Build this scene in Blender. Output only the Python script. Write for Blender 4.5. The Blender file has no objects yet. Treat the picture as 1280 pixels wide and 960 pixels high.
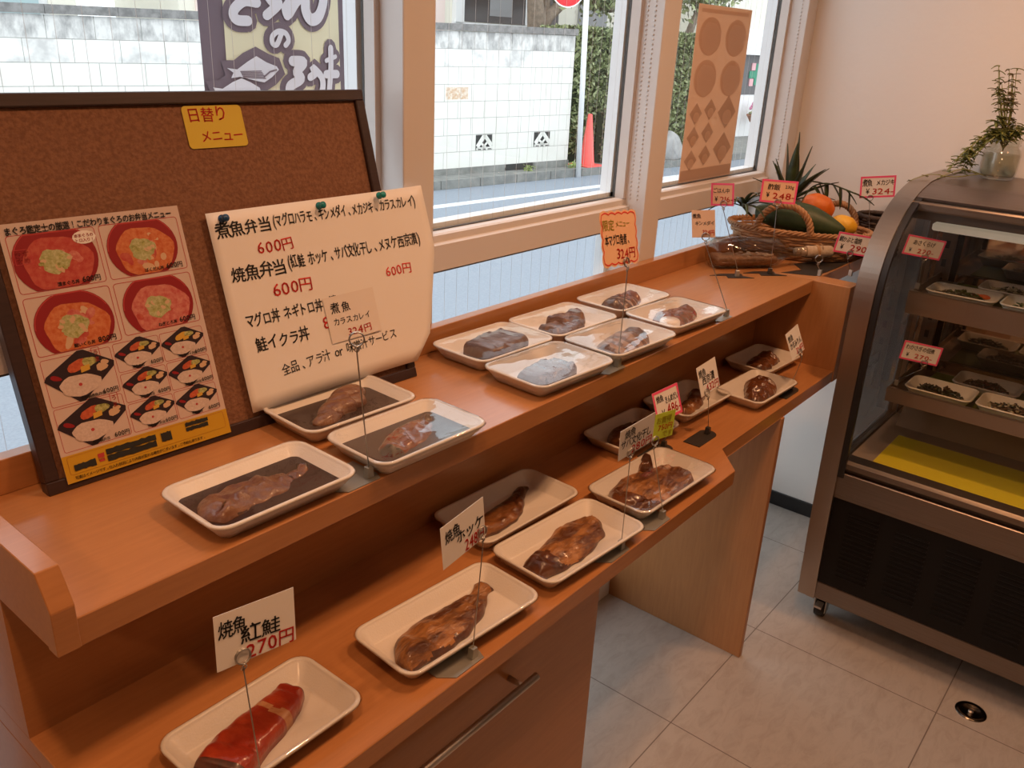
import bpy, bmesh, math, random
import numpy as np
from mathutils import Vector, Matrix, noise

# ------------------------------------------------------------------ camera, light, exposure
S = bpy.context.scene
COL = S.collection
PI = math.pi
R = math.radians
S.view_settings.view_transform = 'Standard'
S.view_settings.look = 'None'
S.view_settings.gamma = 1.0
S.view_settings.use_curve_mapping = False
S.view_settings.exposure = 0.0

CAM = Vector((-0.2642, -1.1081, 1.5659))
YAW, PITCH, ROLL, FPX = 0.9011, -0.383, 0.0501, 1065.1
_fw = Vector((math.sin(YAW) * math.cos(PITCH), math.cos(YAW) * math.cos(PITCH), math.sin(PITCH)))
_rt = Vector((math.cos(YAW), -math.sin(YAW), 0.0))
_up = _rt.cross(_fw)
CR = _rt * math.cos(ROLL) + _up * math.sin(ROLL)
CU = -_rt * math.sin(ROLL) + _up * math.cos(ROLL)
cam_data = bpy.data.cameras.new('camera')
cam_data.sensor_width = 36.0
cam_data.lens = FPX / 1280.0 * 36.0
cam_data.clip_start = 0.02
cam_data.clip_end = 200
cam = bpy.data.objects.new('camera', cam_data)
COL.objects.link(cam)
M4 = Matrix.Identity(4)
for i in range(3):
    M4[i][0], M4[i][1], M4[i][2], M4[i][3] = CR[i], CU[i], -_fw[i], CAM[i]
cam.matrix_world = M4
S.camera = cam

SKY_STRENGTH = 2.3
SKY_COLOR = (0.90, 0.95, 1.0)
LAMP_WATTS = 36.0
LAMP_COLOR = (1.0, 0.505, 0.245)
CASE_LAMP_WATTS = 0.0
world = bpy.data.worlds.new('overcast_sky')
S.world = world
world.use_nodes = True
wn = world.node_tree.nodes
wn['Background'].inputs['Color'].default_value = (*SKY_COLOR, 1)
wn['Background'].inputs['Strength'].default_value = SKY_STRENGTH

rnd = random.Random(7)

# ------------------------------------------------------------------ materials
MATS = {}
def _new(name):
    m = bpy.data.materials.new(name)
    m.use_nodes = True
    MATS[name] = m
    nt = m.node_tree
    return m, nt, nt.nodes['Principled BSDF']

def mat(name, col, rough=0.5, metal=0.0, spec=0.5, coat=0.0, trans=0.0, var=None, vscale=20.0, vstretch=(1, 1, 1),
        bump=0.0, bscale=80.0, detail=4.0, mid=(0.35, 0.65), emit=None, estr=0.0, vtype='noise', sheen=0.0, ss=0.0):
    """plain or two-tone noise material in object space"""
    if name in MATS:
        return MATS[name]
    m, nt, b = _new(name)
    L = nt.links
    b.inputs['Base Color'].default_value = (*col, 1)
    b.inputs['Roughness'].default_value = rough
    b.inputs['Metallic'].default_value = metal
    b.inputs['Specular IOR Level'].default_value = spec
    b.inputs['Coat Weight'].default_value = coat
    b.inputs['Coat Roughness'].default_value = 0.12
    if ss:
        b.inputs['Subsurface Weight'].default_value = ss
        b.inputs['Subsurface Radius'].default_value = (0.01, 0.006, 0.004)
    if trans:
        b.inputs['Transmission Weight'].default_value = trans
    if emit:
        b.inputs['Emission Color'].default_value = (*emit, 1)
        b.inputs['Emission Strength'].default_value = estr
    if var is not None or bump:
        tc = nt.nodes.new('ShaderNodeTexCoord')
        mp = nt.nodes.new('ShaderNodeMapping')
        mp.inputs['Scale'].default_value = vstretch
        L.new(tc.outputs['Object'], mp.inputs['Vector'])
    if var is not None:
        n = nt.nodes.new('ShaderNodeTexNoise')
        n.inputs['Scale'].default_value = vscale
        n.inputs['Detail'].default_value = detail
        n.inputs['Roughness'].default_value = 0.62
        L.new(mp.outputs[0], n.inputs['Vector'])
        r = nt.nodes.new('ShaderNodeValToRGB')
        r.color_ramp.elements[0].position = mid[0]
        r.color_ramp.elements[0].color = (*col, 1)
        r.color_ramp.elements[1].position = mid[1]
        r.color_ramp.elements[1].color = (*var, 1)
        L.new(n.outputs['Fac'], r.inputs[0])
        L.new(r.outputs[0], b.inputs['Base Color'])
    if bump:
        n2 = nt.nodes.new('ShaderNodeTexNoise')
        n2.inputs['Scale'].default_value = bscale
        n2.inputs['Detail'].default_value = 3
        L.new(mp.outputs[0], n2.inputs['Vector'])
        bp = nt.nodes.new('ShaderNodeBump')
        bp.inputs['Strength'].default_value = min(1.0, bump)
        bp.inputs['Distance'].default_value = 0.003
        L.new(n2.outputs['Fac'], bp.inputs['Height'])
        L.new(bp.outputs[0], b.inputs['Normal'])
    return m

def clear(name, tint=(1, 1, 1), rough=0.02, ior=1.45, bump=0.0, bscale=30.0, gain=1.0, base=0.0, stretch=(1, 1, 1), edge=1.0):
    """thin see-through sheet: transparent, with a fresnel gloss"""
    m, nt, b = _new(name)
    nt.nodes.remove(b)
    L = nt.links
    out = nt.nodes['Material Output']
    t = nt.nodes.new('ShaderNodeBsdfTransparent')
    t.inputs['Color'].default_value = (*tint, 1)
    g = nt.nodes.new('ShaderNodeBsdfGlossy')
    g.inputs['Roughness'].default_value = rough
    f = nt.nodes.new('ShaderNodeLayerWeight')          # Facing: the same from both sides of the sheet
    f.inputs['Blend'].default_value = 0.5
    pw = nt.nodes.new('ShaderNodeMath')
    pw.operation = 'POWER'
    pw.inputs[1].default_value = 5.0
    L.new(f.outputs['Facing'], pw.inputs[0])
    f0 = ((ior - 1) / (ior + 1)) ** 2 * gain + base
    mul = nt.nodes.new('ShaderNodeMath')
    mul.operation = 'MULTIPLY_ADD'
    mul.use_clamp = True
    mul.inputs[1].default_value = (1 - f0) * edge
    mul.inputs[2].default_value = f0
    L.new(pw.outputs[0], mul.inputs[0])
    x = nt.nodes.new('ShaderNodeMixShader')
    L.new(mul.outputs[0], x.inputs[0])
    L.new(t.outputs[0], x.inputs[1])
    L.new(g.outputs[0], x.inputs[2])
    L.new(x.outputs[0], out.inputs['Surface'])
    if bump:
        tc = nt.nodes.new('ShaderNodeTexCoord')
        mp = nt.nodes.new('ShaderNodeMapping')
        mp.inputs['Scale'].default_value = stretch
        L.new(tc.outputs['Object'], mp.inputs['Vector'])
        n = nt.nodes.new('ShaderNodeTexNoise')
        n.inputs['Scale'].default_value = bscale
        n.inputs['Detail'].default_value = 2
        L.new(mp.outputs[0], n.inputs['Vector'])
        bp = nt.nodes.new('ShaderNodeBump')
        bp.inputs['Strength'].default_value = bump
        bp.inputs['Distance'].default_value = 0.004
        L.new(n.outputs['Fac'], bp.inputs['Height'])
        L.new(bp.outputs[0], g.inputs['Normal'])
        L.new(bp.outputs[0], f.inputs['Normal'])
    return m

WOOD = mat('beech_laminate', (0.46, 0.205, 0.075), 0.28, coat=0.15, spec=0.5, var=(0.39, 0.165, 0.058), vscale=9, vstretch=(1.2, 14, 14), mid=(0.3, 0.75))
WOODV = mat('beech_laminate_upright', (0.46, 0.210, 0.080), 0.36, var=(0.39, 0.170, 0.062), vscale=9, vstretch=(14, 14, 1.2), mid=(0.3, 0.75))
WHITE_PAINT = mat('white_plaster', (0.80, 0.775, 0.75), 0.75, bump=0.5, bscale=22)
FRAME_PAINT = mat('cream_frame_paint', (0.66, 0.625, 0.605), 0.45)
ALU = mat('white_aluminium', (0.80, 0.83, 0.86), 0.4)
GASKET = mat('grey_gasket', (0.08, 0.08, 0.08), 0.6)
BLACK = mat('black_plastic', (0.012, 0.011, 0.012), 0.45)
STEEL = mat('brushed_steel', (0.55, 0.50, 0.45), 0.30, 1.0, var=(0.48, 0.44, 0.40), vscale=30, vstretch=(1, 0.05, 40))
STEEL_D = mat('dull_steel', (0.62, 0.57, 0.52), 0.42, 1.0)
PLATE = mat('zinc_plate', (0.40, 0.40, 0.37), 0.38, 0.7)
WIRE = mat('wire_steel', (0.45, 0.44, 0.42), 0.3, 1.0)
DARK_PLATE = mat('dark_plate', (0.06, 0.055, 0.05), 0.35, 0.4)
FOAM = mat('white_foam', (0.68, 0.635, 0.58), 0.42, coat=0.1, ss=0.0, bump=0.12, bscale=400)
FILM = clear('cling_film', rough=0.015, ior=1.38, bump=0.35, bscale=26, gain=0.8, base=0.0, edge=0.7)
FILM2 = clear('tight_cling_film', rough=0.012, ior=1.45, bump=0.22, bscale=12, gain=2.0, base=0.03, stretch=(1, 3, 1))
GLASS = clear('window_glass', (0.96, 0.98, 0.97), 0.0, 1.45)
SIDE_GLASS = clear('dim_side_glass', (0.30, 0.27, 0.25), 0.01, 1.5, gain=1.5, base=0.03)  # dark tint stands in for the dim interior mirrored in the end panes
CASE_GLASS = clear('case_glass', (0.95, 0.95, 0.93), 0.01, 1.5, gain=0.9)
PAPER = mat('white_paper', (0.80, 0.765, 0.73), 0.6)
PAPER_O = mat('salmon_paper', (0.82, 0.50, 0.30), 0.6)
PAPER_Y = mat('yellow_card', (0.62, 0.46, 0.035), 0.5)
PAPER_G = mat('lime_card', (0.58, 0.72, 0.05), 0.5)
PINK = mat('pink_border', (0.86, 0.10, 0.24), 0.5)
INK = mat('black_ink', (0.015, 0.014, 0.015), 0.6)
RED_INK = mat('red_ink', (0.70, 0.035, 0.025), 0.6)
GOLD_INK = mat('gold_ink', (0.50, 0.42, 0.03), 0.6)
BROWN_FRAME = mat('dark_brown_wood', (0.045, 0.024, 0.022), 0.4, var=(0.032, 0.017, 0.016), vscale=20, vstretch=(1, 10, 10))
CORK = mat('cork', (0.235, 0.108, 0.056), 0.85, var=(0.165, 0.070, 0.036), vscale=170, mid=(0.40, 0.62), bump=0.5, bscale=250)

# ------------------------------------------------------------------ mesh helpers
class MB:
    """collects shapes in one bmesh with several material slots"""
    def __init__(s):
        s.b = bmesh.new()
        s.mats = []
    def mi(s, m):
        if m not in s.mats:
            s.mats.append(m)
        return s.mats.index(m)
    def faces(s, verts, faces, m, smooth=False, M=None):
        vs = [s.b.verts.new((M @ Vector(v)) if M else v) for v in verts]
        k = s.mi(m)
        out = []
        for f in faces:
            try:
                fc = s.b.faces.new([vs[i] for i in f])
            except ValueError:
                continue
            fc.material_index = k
            fc.smooth = smooth
            out.append(fc)
        return vs, out
    def box(s, lo, hi, m, bevel=0.0, seg=1, M=None):
        x0, y0, z0 = lo
        x1, y1, z1 = hi
        v = [(x0, y0, z0), (x1, y0, z0), (x1, y1, z0), (x0, y1, z0), (x0, y0, z1), (x1, y0, z1), (x1, y1, z1), (x0, y1, z1)]
        f = [(3, 2, 1, 0), (4, 5, 6, 7), (0, 1, 5, 4), (1, 2, 6, 5), (2, 3, 7, 6), (3, 0, 4, 7)]
        vs, fs = s.faces(v, f, m, M=M)
        if bevel:
            es = list({e for fc in fs for e in fc.edges})
            bmesh.ops.bevel(s.b, geom=es, offset=bevel, segments=seg, profile=0.6, affect='EDGES', material=-1)
        return s
    def prism(s, poly, m, axis='z', a=0.0, b=1.0, bevel=0.0, M=None, smooth=False):
        """poly: 2D points; axis: extrusion axis between a and b"""
        def P(p, t):
            return {'z': (p[0], p[1], t), 'y': (p[0], t, p[1]), 'x': (t, p[0], p[1])}[axis]
        n = len(poly)
        v = [P(p, a) for p in poly] + [P(p, b) for p in poly]
        f = [tuple(range(n))[::-1], tuple(range(n, 2 * n))] + [(i, (i + 1) % n, n + (i + 1) % n, n + i) for i in range(n)]
        vs, fs = s.faces(v, f, m, M=M)
        if smooth:
            for fc in fs[2:]:
                fc.smooth = True
        if bevel:
            es = list({e for fc in fs for e in fc.edges})
            bmesh.ops.bevel(s.b, geom=es, offset=bevel, segments=1, profile=0.5, affect='EDGES', material=-1)
        return s
    def tube(s, pts, r, m, n=8, closed=False, cap=True, M=None):
        pts = [Vector(p) for p in pts]
        N = len(pts)
        rs = r if isinstance(r, (list, tuple)) else [r] * N
        rings = []
        up = Vector((0, 0, 1))
        prev = None
        for i, p in enumerate(pts):
            if closed:
                t = pts[(i + 1) % N] - pts[(i - 1) % N]
            else:
                t = pts[min(i + 1, N - 1)] - pts[max(i - 1, 0)]
            t = t.normalized() if t.length > 1e-9 else Vector((0, 0, 1))
            if prev is None:
                a = up if abs(t.z) < 0.9 else Vector((1, 0, 0))
                u = t.cross(a).normalized()
            else:
                u = (prev - t * prev.dot(t))
                u = u.normalized() if u.length > 1e-6 else t.cross(up).normalized()
            prev = u
            w = t.cross(u)
            rings.append([p + (u * math.cos(2 * PI * k / n) + w * math.sin(2 * PI * k / n)) * rs[i] for k in range(n)])
        v = [q for rg in rings for q in rg]
        f = []
        for i in range(N if closed else N - 1):
            a, b = i * n, ((i + 1) % N) * n
            for k in range(n):
                f.append((a + k, a + (k + 1) % n, b + (k + 1) % n, b + k))
        if cap and not closed:
            f.append(tuple(range(n))[::-1])
            f.append(tuple((N - 1) * n + k for k in range(n)))
        s.faces(v, f, m, smooth=True, M=M)
        return s
    def lathe(s, prof, m, n=24, M=None, cap=True):
        v, f = [], []
        for (r, z) in prof:
            for k in range(n):
                v.append((r * math.cos(2 * PI * k / n), r * math.sin(2 * PI * k / n), z))
        for i in range(len(prof) - 1):
            for k in range(n):
                f.append((i * n + k, i * n + (k + 1) % n, (i + 1) * n + (k + 1) % n, (i + 1) * n + k))
        if cap:
            f.append(tuple(range(n))[::-1])
            f.append(tuple((len(prof) - 1) * n + k for k in range(n)))
        s.faces(v, f, m, smooth=True, M=M)
        return s
    def rings(s, rings, m, cap0=True, cap1=True, smooth=True, M=None):
        n = len(rings[0])
        v = [p for rg in rings for p in rg]
        f = []
        for i in range(len(rings) - 1):
            for k in range(n):
                f.append((i * n + k, i * n + (k + 1) % n, (i + 1) * n + (k + 1) % n, (i + 1) * n + k))
        if cap0:
            f.append(tuple(range(n))[::-1])
        if cap1:
            f.append(tuple((len(rings) - 1) * n + k for k in range(n)))
        s.faces(v, f, m, smooth=smooth, M=M)
        return s
    def ico(s, c, r, m, sub=1, sc=(1, 1, 1), M=None):
        ret = bmesh.ops.create_icosphere(s.b, subdivisions=sub, radius=1.0)
        k = s.mi(m)
        for v in ret['verts']:
            q = Vector((v.co.x * sc[0] * r + c[0], v.co.y * sc[1] * r + c[1], v.co.z * sc[2] * r + c[2]))
            v.co = (M @ q) if M else q
            for fc in v.link_faces:
                fc.material_index = k
                fc.smooth = True
        return s
    def flat(s, poly, z, m, M=None):
        s.faces([(p[0], p[1], z) for p in poly], [tuple(range(len(poly)))], m, M=M)
        return s
    def build(s, name, parent=None, loc=None, rot=None, matrix=None, fix=True):
        if fix:
            bmesh.ops.recalc_face_normals(s.b, faces=s.b.faces)
        me = bpy.data.meshes.new(name)
        s.b.to_mesh(me)
        s.b.free()
        for m in s.mats:
            me.materials.append(m)
        o = bpy.data.objects.new(name, me)
        COL.objects.link(o)
        if parent:
            o.parent = parent
        if loc:
            o.location = loc
        if rot:
            o.rotation_euler = rot
        if matrix:
            o.matrix_world = matrix
        return o

def tag(o, label=None, cat=None, group=None, kind=None):
    if label: o['label'] = label
    if cat: o['category'] = cat
    if group: o['group'] = group
    if kind: o['kind'] = kind
    return o

def thing(name, label, cat, loc=(0, 0, 0), rotz=0.0, group=None, matrix=None):
    o = bpy.data.objects.new(name, None)
    o.empty_display_size = 0.05
    COL.objects.link(o)
    o.location = loc
    o.rotation_euler = (0, 0, rotz)
    if matrix:
        o.matrix_world = matrix
    return tag(o, label, cat, group)

def struct(mb, name, parent=None):
    return tag(mb.build(name, parent), kind='structure')

def copy_tree(o, parent=None):
    c = o.copy()
    COL.objects.link(c)
    c.parent = parent
    for ch in list(o.children):
        copy_tree(ch, c)
    return c

def lerp_list(L, n):
    x = np.linspace(0, 1, len(L))
    return np.interp(np.linspace(0, 1, n), x, np.array(L, float))

def smooth_list(L, n):
    a = lerp_list(L, n)
    k = max(1, n // (len(L) * 3))
    for _ in range(2):
        p = np.concatenate([[a[0]] * k, a, [a[-1]] * k])
        a2 = np.convolve(p, np.ones(2 * k + 1) / (2 * k + 1), 'valid')
        a2[0], a2[-1] = a[0], a[-1]
        a = a2
    return a

def rrect(hx, hy, r, seg=6, z=0.0):
    pts = []
    for cx, cy, a0 in ((hx - r, hy - r, 0), (-hx + r, hy - r, 90), (-hx + r, -hy + r, 180), (hx - r, -hy + r, 270)):
        for k in range(seg + 1):
            a = R(a0 + 90.0 * k / seg)
            pts.append((cx + r * math.cos(a), cy + r * math.sin(a), z))
    return pts

def face_matrix(c, yaw, tilt, roll):
    """matrix of a card: x to its reader's right, y up, z towards the reader"""
    n = Vector((math.cos(yaw) * math.cos(tilt), math.sin(yaw) * math.cos(tilt), math.sin(tilt)))
    rt = Vector((-math.sin(yaw), math.cos(yaw), 0))
    up = n.cross(rt)
    rr = rt * math.cos(roll) + up * math.sin(roll)
    uu = -rt * math.sin(roll) + up * math.cos(roll)
    m = Matrix.Identity(4)
    for i in range(3):
        m[i][0], m[i][1], m[i][2], m[i][3] = rr[i], uu[i], n[i], c[i]
    return m

# ------------------------------------------------------------------ lettering
GLYPH = {}
def glyph(ch, bold):
    key = ch
    if key not in GLYPH:
        cu = bpy.data.curves.new('lettering', 'FONT')
        cu.body = ch
        cu.size = 1.0
        cu.resolution_u = 2
        o = bpy.data.objects.new('lettering', cu)
        COL.objects.link(o)
        bpy.context.view_layer.update()
        dg = bpy.context.evaluated_depsgraph_get()
        me = bpy.data.meshes.new_from_object(o.evaluated_get(dg))
        v = [(q.co.x, q.co.y) for q in me.vertices]
        f = [tuple(p.vertices) for p in me.polygons]
        bpy.data.meshes.remove(me)
        bpy.data.objects.remove(o)
        bpy.data.curves.remove(cu)
        GLYPH[key] = (v, f)
    return GLYPH[key]

def write(mb, text, x, y, size, m, z=0.0006, adv=0.95, bold=0.012, jit=0.0, shear=0.0, sx=1.0, rot=0.0, M=None):
    """sets text with its lower edge at (x, y); size is the height of a full character"""
    cr, sr = math.cos(rot), math.sin(rot)
    cx = 0.0
    for ch in text:
        if ch == ' ':
            cx += 0.45 * size * sx
            continue
        wide = ord(ch) > 0x2000
        v, f = glyph(ch, bold)
        if v:
            x0 = min(p[0] for p in v); x1 = max(p[0] for p in v)
            w = size * sx * adv if wide else (x1 - x0 + 0.10) * size * sx * 1.12
            if wide:
                ox = (0.93 - 0.93) / 2
            k = size * sx * (1.0 if wide else 1.12)
            ky = size * (1.0 if wide else 1.12)
            a = rnd.uniform(-jit, jit)
            sc = 1 + rnd.uniform(-jit, jit) * 0.8
            dy = rnd.uniform(-jit, jit) * size * 0.4
            mx = (x0 + x1) / 2
            pts = []
            for (px, py) in v:
                qx = (px - mx) * k * sc + shear * py * size
                qy = py * ky * sc
                qx, qy = qx * math.cos(a) - qy * math.sin(a), qx * math.sin(a) + qy * math.cos(a)
                qx += cx + w / 2
                qy += dy
                pts.append((x + qx * cr - qy * sr, y + qx * sr + qy * cr, z))
            e = bold * size * 0.5
            for (ex, ey) in (((-e, -e), (e, e), (-e, e), (e, -e)) if e > 0 else ((0, 0),)):
                mb.faces([(p[0] + ex, p[1] + ey, p[2]) for p in pts], f, m, M=M)
        else:
            w = size * 0.5
        cx += w
    return cx

def write_fit(mb, text, x, y, size, width, m, **k):
    """same, condensed or widened to a given width"""
    adv = k.get('adv', 0.95)
    t = 0.0
    for ch in text:
        if ch == ' ':
            t += 0.45 * size
        elif ord(ch) > 0x2000:
            t += size * adv
        else:
            v, f = glyph(ch, k.get('bold', 0.012))
            t += ((max(p[0] for p in v) - min(p[0] for p in v)) + 0.10) * size * 1.12 if v else size * 0.5
    return write(mb, text, x, y, size, m, sx=width / t, **k)

def ribbon(mb, pts, wd, z, m, M=None, closed=False, caps=6):
    """flat brush stroke through 2D points"""
    n = len(pts)
    P = [Vector((p[0], p[1])) for p in pts]
    W = wd if isinstance(wd, (list, tuple)) else [wd] * n
    Lf, Rg = [], []
    for i in range(n):
        a = P[(i - 1) % n] if (closed or i > 0) else P[i]
        b = P[(i + 1) % n] if (closed or i < n - 1) else P[i]
        t = (b - a).normalized()
        nn = Vector((-t.y, t.x))
        Lf.append(P[i] + nn * W[i] / 2)
        Rg.append(P[i] - nn * W[i] / 2)
    v = [(p.x, p.y, z) for p in Lf] + [(p.x, p.y, z) for p in Rg]
    f = [(i, i + 1, n + i + 1, n + i) for i in range(n - 1)]
    if closed:
        f.append((n - 1, 0, n, 2 * n - 1))
    mb.faces(v, f, m, M=M)
    if not closed and caps:
        for q, w in ((P[0], W[0]), (P[-1], W[-1])):
            mb.flat([(q.x + w / 2 * math.cos(2 * PI * k / 10), q.y + w / 2 * math.sin(2 * PI * k / 10)) for k in range(10)], z - 0.00005, m, M=M)

def spline(pts, n=40, closed=False):
    """Catmull-Rom through points of any dimension"""
    P = [np.array(p, float) for p in pts]
    N = len(P)
    out = []
    segs = N if closed else N - 1
    per = max(2, n // segs)
    for i in range(segs):
        p0 = P[(i - 1) % N] if (closed or i > 0) else P[0]
        p1, p2 = P[i], P[(i + 1) % N]
        p3 = P[(i + 2) % N] if (closed or i + 2 < N) else P[-1]
        for k in range(per):
            t = k / per
            out.append(tuple(0.5 * ((2 * p1) + (-p0 + p2) * t + (2 * p0 - 5 * p1 + 4 * p2 - p3) * t * t + (-p0 + 3 * p1 - 3 * p2 + p3) * t ** 3)))
    if not closed:
        out.append(tuple(P[-1]))
    return out

def ellipse(cx, cy, rx, ry, n=28, a0=0.0, a1=2 * PI, tilt=0.0, wob=0.0):
    out = []
    full = abs(a1 - a0 - 2 * PI) < 1e-6
    for k in range(n if full else n + 1):
        a = a0 + (a1 - a0) * k / n
        w = 1 + wob * math.sin(3 * a + 1) + wob * 0.7 * math.sin(7 * a)
        x, y = rx * w * math.cos(a), ry * w * math.sin(a)
        out.append((cx + x * math.cos(tilt) - y * math.sin(tilt), cy + x * math.sin(tilt) + y * math.cos(tilt)))
    return out

# ------------------------------------------------------------------ room shell
ZU, ZL, TU, TL = 1.0, 0.764, 0.0355, 0.033          # upper top, lower shelf, their thicknesses
YU, YL1, YL2 = -0.331, -0.499, -0.431
XE0, XE1 = 2.010, 2.077
XF = 2.5684
ROOM_X0, ROOM_Y0, CEIL = -2.4, -3.6, 2.5

def floor_material():
    m, nt, b = _new('vinyl_floor_tiles')
    L = nt.links
    tc = nt.nodes.new('ShaderNodeTexCoord')
    mp = nt.nodes.new('ShaderNodeMapping')
    mp.inputs['Location'].default_value = (-1.32, 0.415, 0)
    L.new(tc.outputs['Object'], mp.inputs['Vector'])
    br = nt.nodes.new('ShaderNodeTexBrick')
    br.offset = 0.0
    br.inputs['Scale'].default_value = 1.0
    br.inputs['Brick Width'].default_value = 0.5
    br.inputs['Row Height'].default_value = 0.5
    br.inputs['Mortar Size'].default_value = 0.0016
    br.inputs['Mortar Smooth'].default_value = 0.2
    br.inputs['Mortar'].default_value = (0.16, 0.13, 0.11, 1)
    n1 = nt.nodes.new('ShaderNodeTexNoise')
    n1.inputs['Scale'].default_value = 14
    n1.inputs['Detail'].default_value = 7
    n1.inputs['Roughness'].default_value = 0.7
    n1.inputs['Distortion'].default_value = 0.8
    mp2 = nt.nodes.new('ShaderNodeMapping')
    mp2.inputs['Scale'].default_value = (1.0, 2.6, 1)
    L.new(tc.outputs['Object'], mp2.inputs['Vector'])
    L.new(mp2.outputs[0], n1.inputs['Vector'])
    r = nt.nodes.new('ShaderNodeValToRGB')
    r.color_ramp.elements[0].position = 0.30
    r.color_ramp.elements[0].color = (0.35, 0.305, 0.265, 1)
    r.color_ramp.elements[1].position = 0.56
    r.color_ramp.elements[1].color = (0.42, 0.375, 0.335, 1)
    L.new(n1.outputs['Fac'], r.inputs[0])
    L.new(mp.outputs[0], br.inputs['Vector'])
    L.new(r.outputs[0], br.inputs['Color1'])
    L.new(r.outputs[0], br.inputs['Color2'])
    L.new(br.outputs['Color'], b.inputs['Base Color'])
    b.inputs['Roughness'].default_value = 0.42
    return m
FLOOR = floor_material()

struct(MB().box((ROOM_X0 - 0.15, ROOM_Y0 - 0.15, -0.1), (XF + 0.15, 0.15, 0.0), FLOOR), 'floor')
struct(MB().box((ROOM_X0 - 0.15, ROOM_Y0 - 0.15, CEIL), (XF + 0.15, 0.15, CEIL + 0.1), WHITE_PAINT), 'ceiling')
struct(MB().box((XF, ROOM_Y0 - 0.15, 0.0), (XF + 0.15, 0.15, CEIL), WHITE_PAINT), 'wall_far')
DIM_WALL = mat('brown_unseen_wall', (0.26, 0.19, 0.14), 0.6)  # unseen walls, coloured dark to cut the light they bounce back
struct(MB().box((ROOM_X0 - 0.15, ROOM_Y0 - 0.15, 0.0), (ROOM_X0, 0.15, CEIL), DIM_WALL), 'wall_entrance')
struct(MB().box((ROOM_X0, ROOM_Y0 - 0.15, 0.0), (XF, ROOM_Y0, CEIL), DIM_WALL), 'wall_back')
wb = MB()
wb.box((ROOM_X0, 0.0, 2.25), (XF, 0.13, CEIL), WHITE_PAINT)
wb.box((ROOM_X0, 0.0, 0.0), (XF, 0.13, 0.10), WHITE_PAINT)
wb.box((ROOM_X0, 0.0, 0.10), (-0.117, 0.13, 2.25), WHITE_PAINT)
struct(wb, 'wall_window')
bb = MB()
bb.box((XF - 0.008, ROOM_Y0, 0.0), (XF, 0.0, 0.055), BLACK, bevel=0.002)
struct(bb, 'baseboard_far')

POSTS = [(-0.117, -0.04), (0.799, 0.876), (1.640, 1.719), (2.500, XF)]
for i, (a, b) in enumerate(POSTS):
    t = struct(MB().box((a, 0.0, 0.10), (b, 0.13, 2.25), FRAME_PAINT, bevel=0.0015), 'trim_%d' % (i + 1))
    if i >= 2:
        bd = MB()
        for y in ((0.024, 0.045) if i == 2 else (0.022, 0.058)):
            z = 1.205
            while z < 2.2:
                bd.ico((a - 0.0005, y, z), 0.0030, FRAME_PAINT, 1)
                z += 0.0105
        struct(bd, 'bead_moulding', t)
WHITE_METAL = mat('white_metal', (0.8, 0.8, 0.78), 0.4)
WIREG = mat('pane_wire_grey', (0.62, 0.63, 0.64), 0.5)
BAYS = [(-0.04, 0.799), (0.876, 1.640), (1.719, 2.500)]
for i, (a, b) in enumerate(BAYS):
    rail = MB()
    rail.prism([(0.045, 1.132), (0.045, 1.184), (0.052, 1.187), (0.058, 1.187), (0.058, 1.200), (0.064, 1.203), (0.083, 1.203), (0.083, 1.132)], FRAME_PAINT, 'x', a, b)
    w = struct(rail, 'window_%d' % (i + 1))
    j = MB()
    for (p, q) in ((b - 0.012, b), (a, a + 0.012)):
        j.box((p, 0.058, 1.203), (q, 0.084, 2.25), FRAME_PAINT)
    j.box((a, 0.045, 0.10), (b, 0.083, 0.13), FRAME_PAINT)
    struct(j, 'jamb', w)
    g = MB()
    g.box((b - 0.0125, 0.0842, 1.203), (b, 0.090, 2.25), GASKET)
    g.box((a, 0.0842, 1.203), (a + 0.0125, 0.090, 2.25), GASKET)
    g.box((a, 0.0832, 1.197), (b, 0.090, 1.2055), GASKET)
    g.box((a, 0.0465, 1.1285), (b, 0.091, 1.1318), GASKET)
    struct(g, 'gasket', w)
    of = MB()
    fw_ = (0.018, 0.014, 0.013)[i]
    of.box((b - fw_, 0.097, 1.190), (b, 0.130, 2.25), ALU)
    of.box((a, 0.097, 1.190), (a + fw_, 0.130, 2.25), ALU)
    of.box((a, 0.097, 1.140), (b, 0.130, 1.2145), ALU)
    of.box((a, 0.097, 0.10), (b, 0.130, 0.16), ALU)
    of.box((b - fw_, 0.097, 0.16), (b, 0.130, 1.14), ALU)
    of.box((a, 0.097, 0.16), (a + fw_, 0.130, 1.14), ALU)
    struct(of, 'outer_frame', w)
    pn = MB()
    pn.faces([(a, 0.093, 0.13), (b, 0.093, 0.13), (b, 0.093, 2.25), (a, 0.093, 2.25)], [(0, 1, 2, 3)], GLASS)
    struct(pn, 'pane', w)
    wr = MB()
    x = a + 0.02
    while x < b:
        wr.box((x, 0.0928, 0.13), (x + 0.00035, 0.0932, 2.25), WIREG)
        x += 0.037
    struct(wr, 'pane_wires', w)

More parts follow.
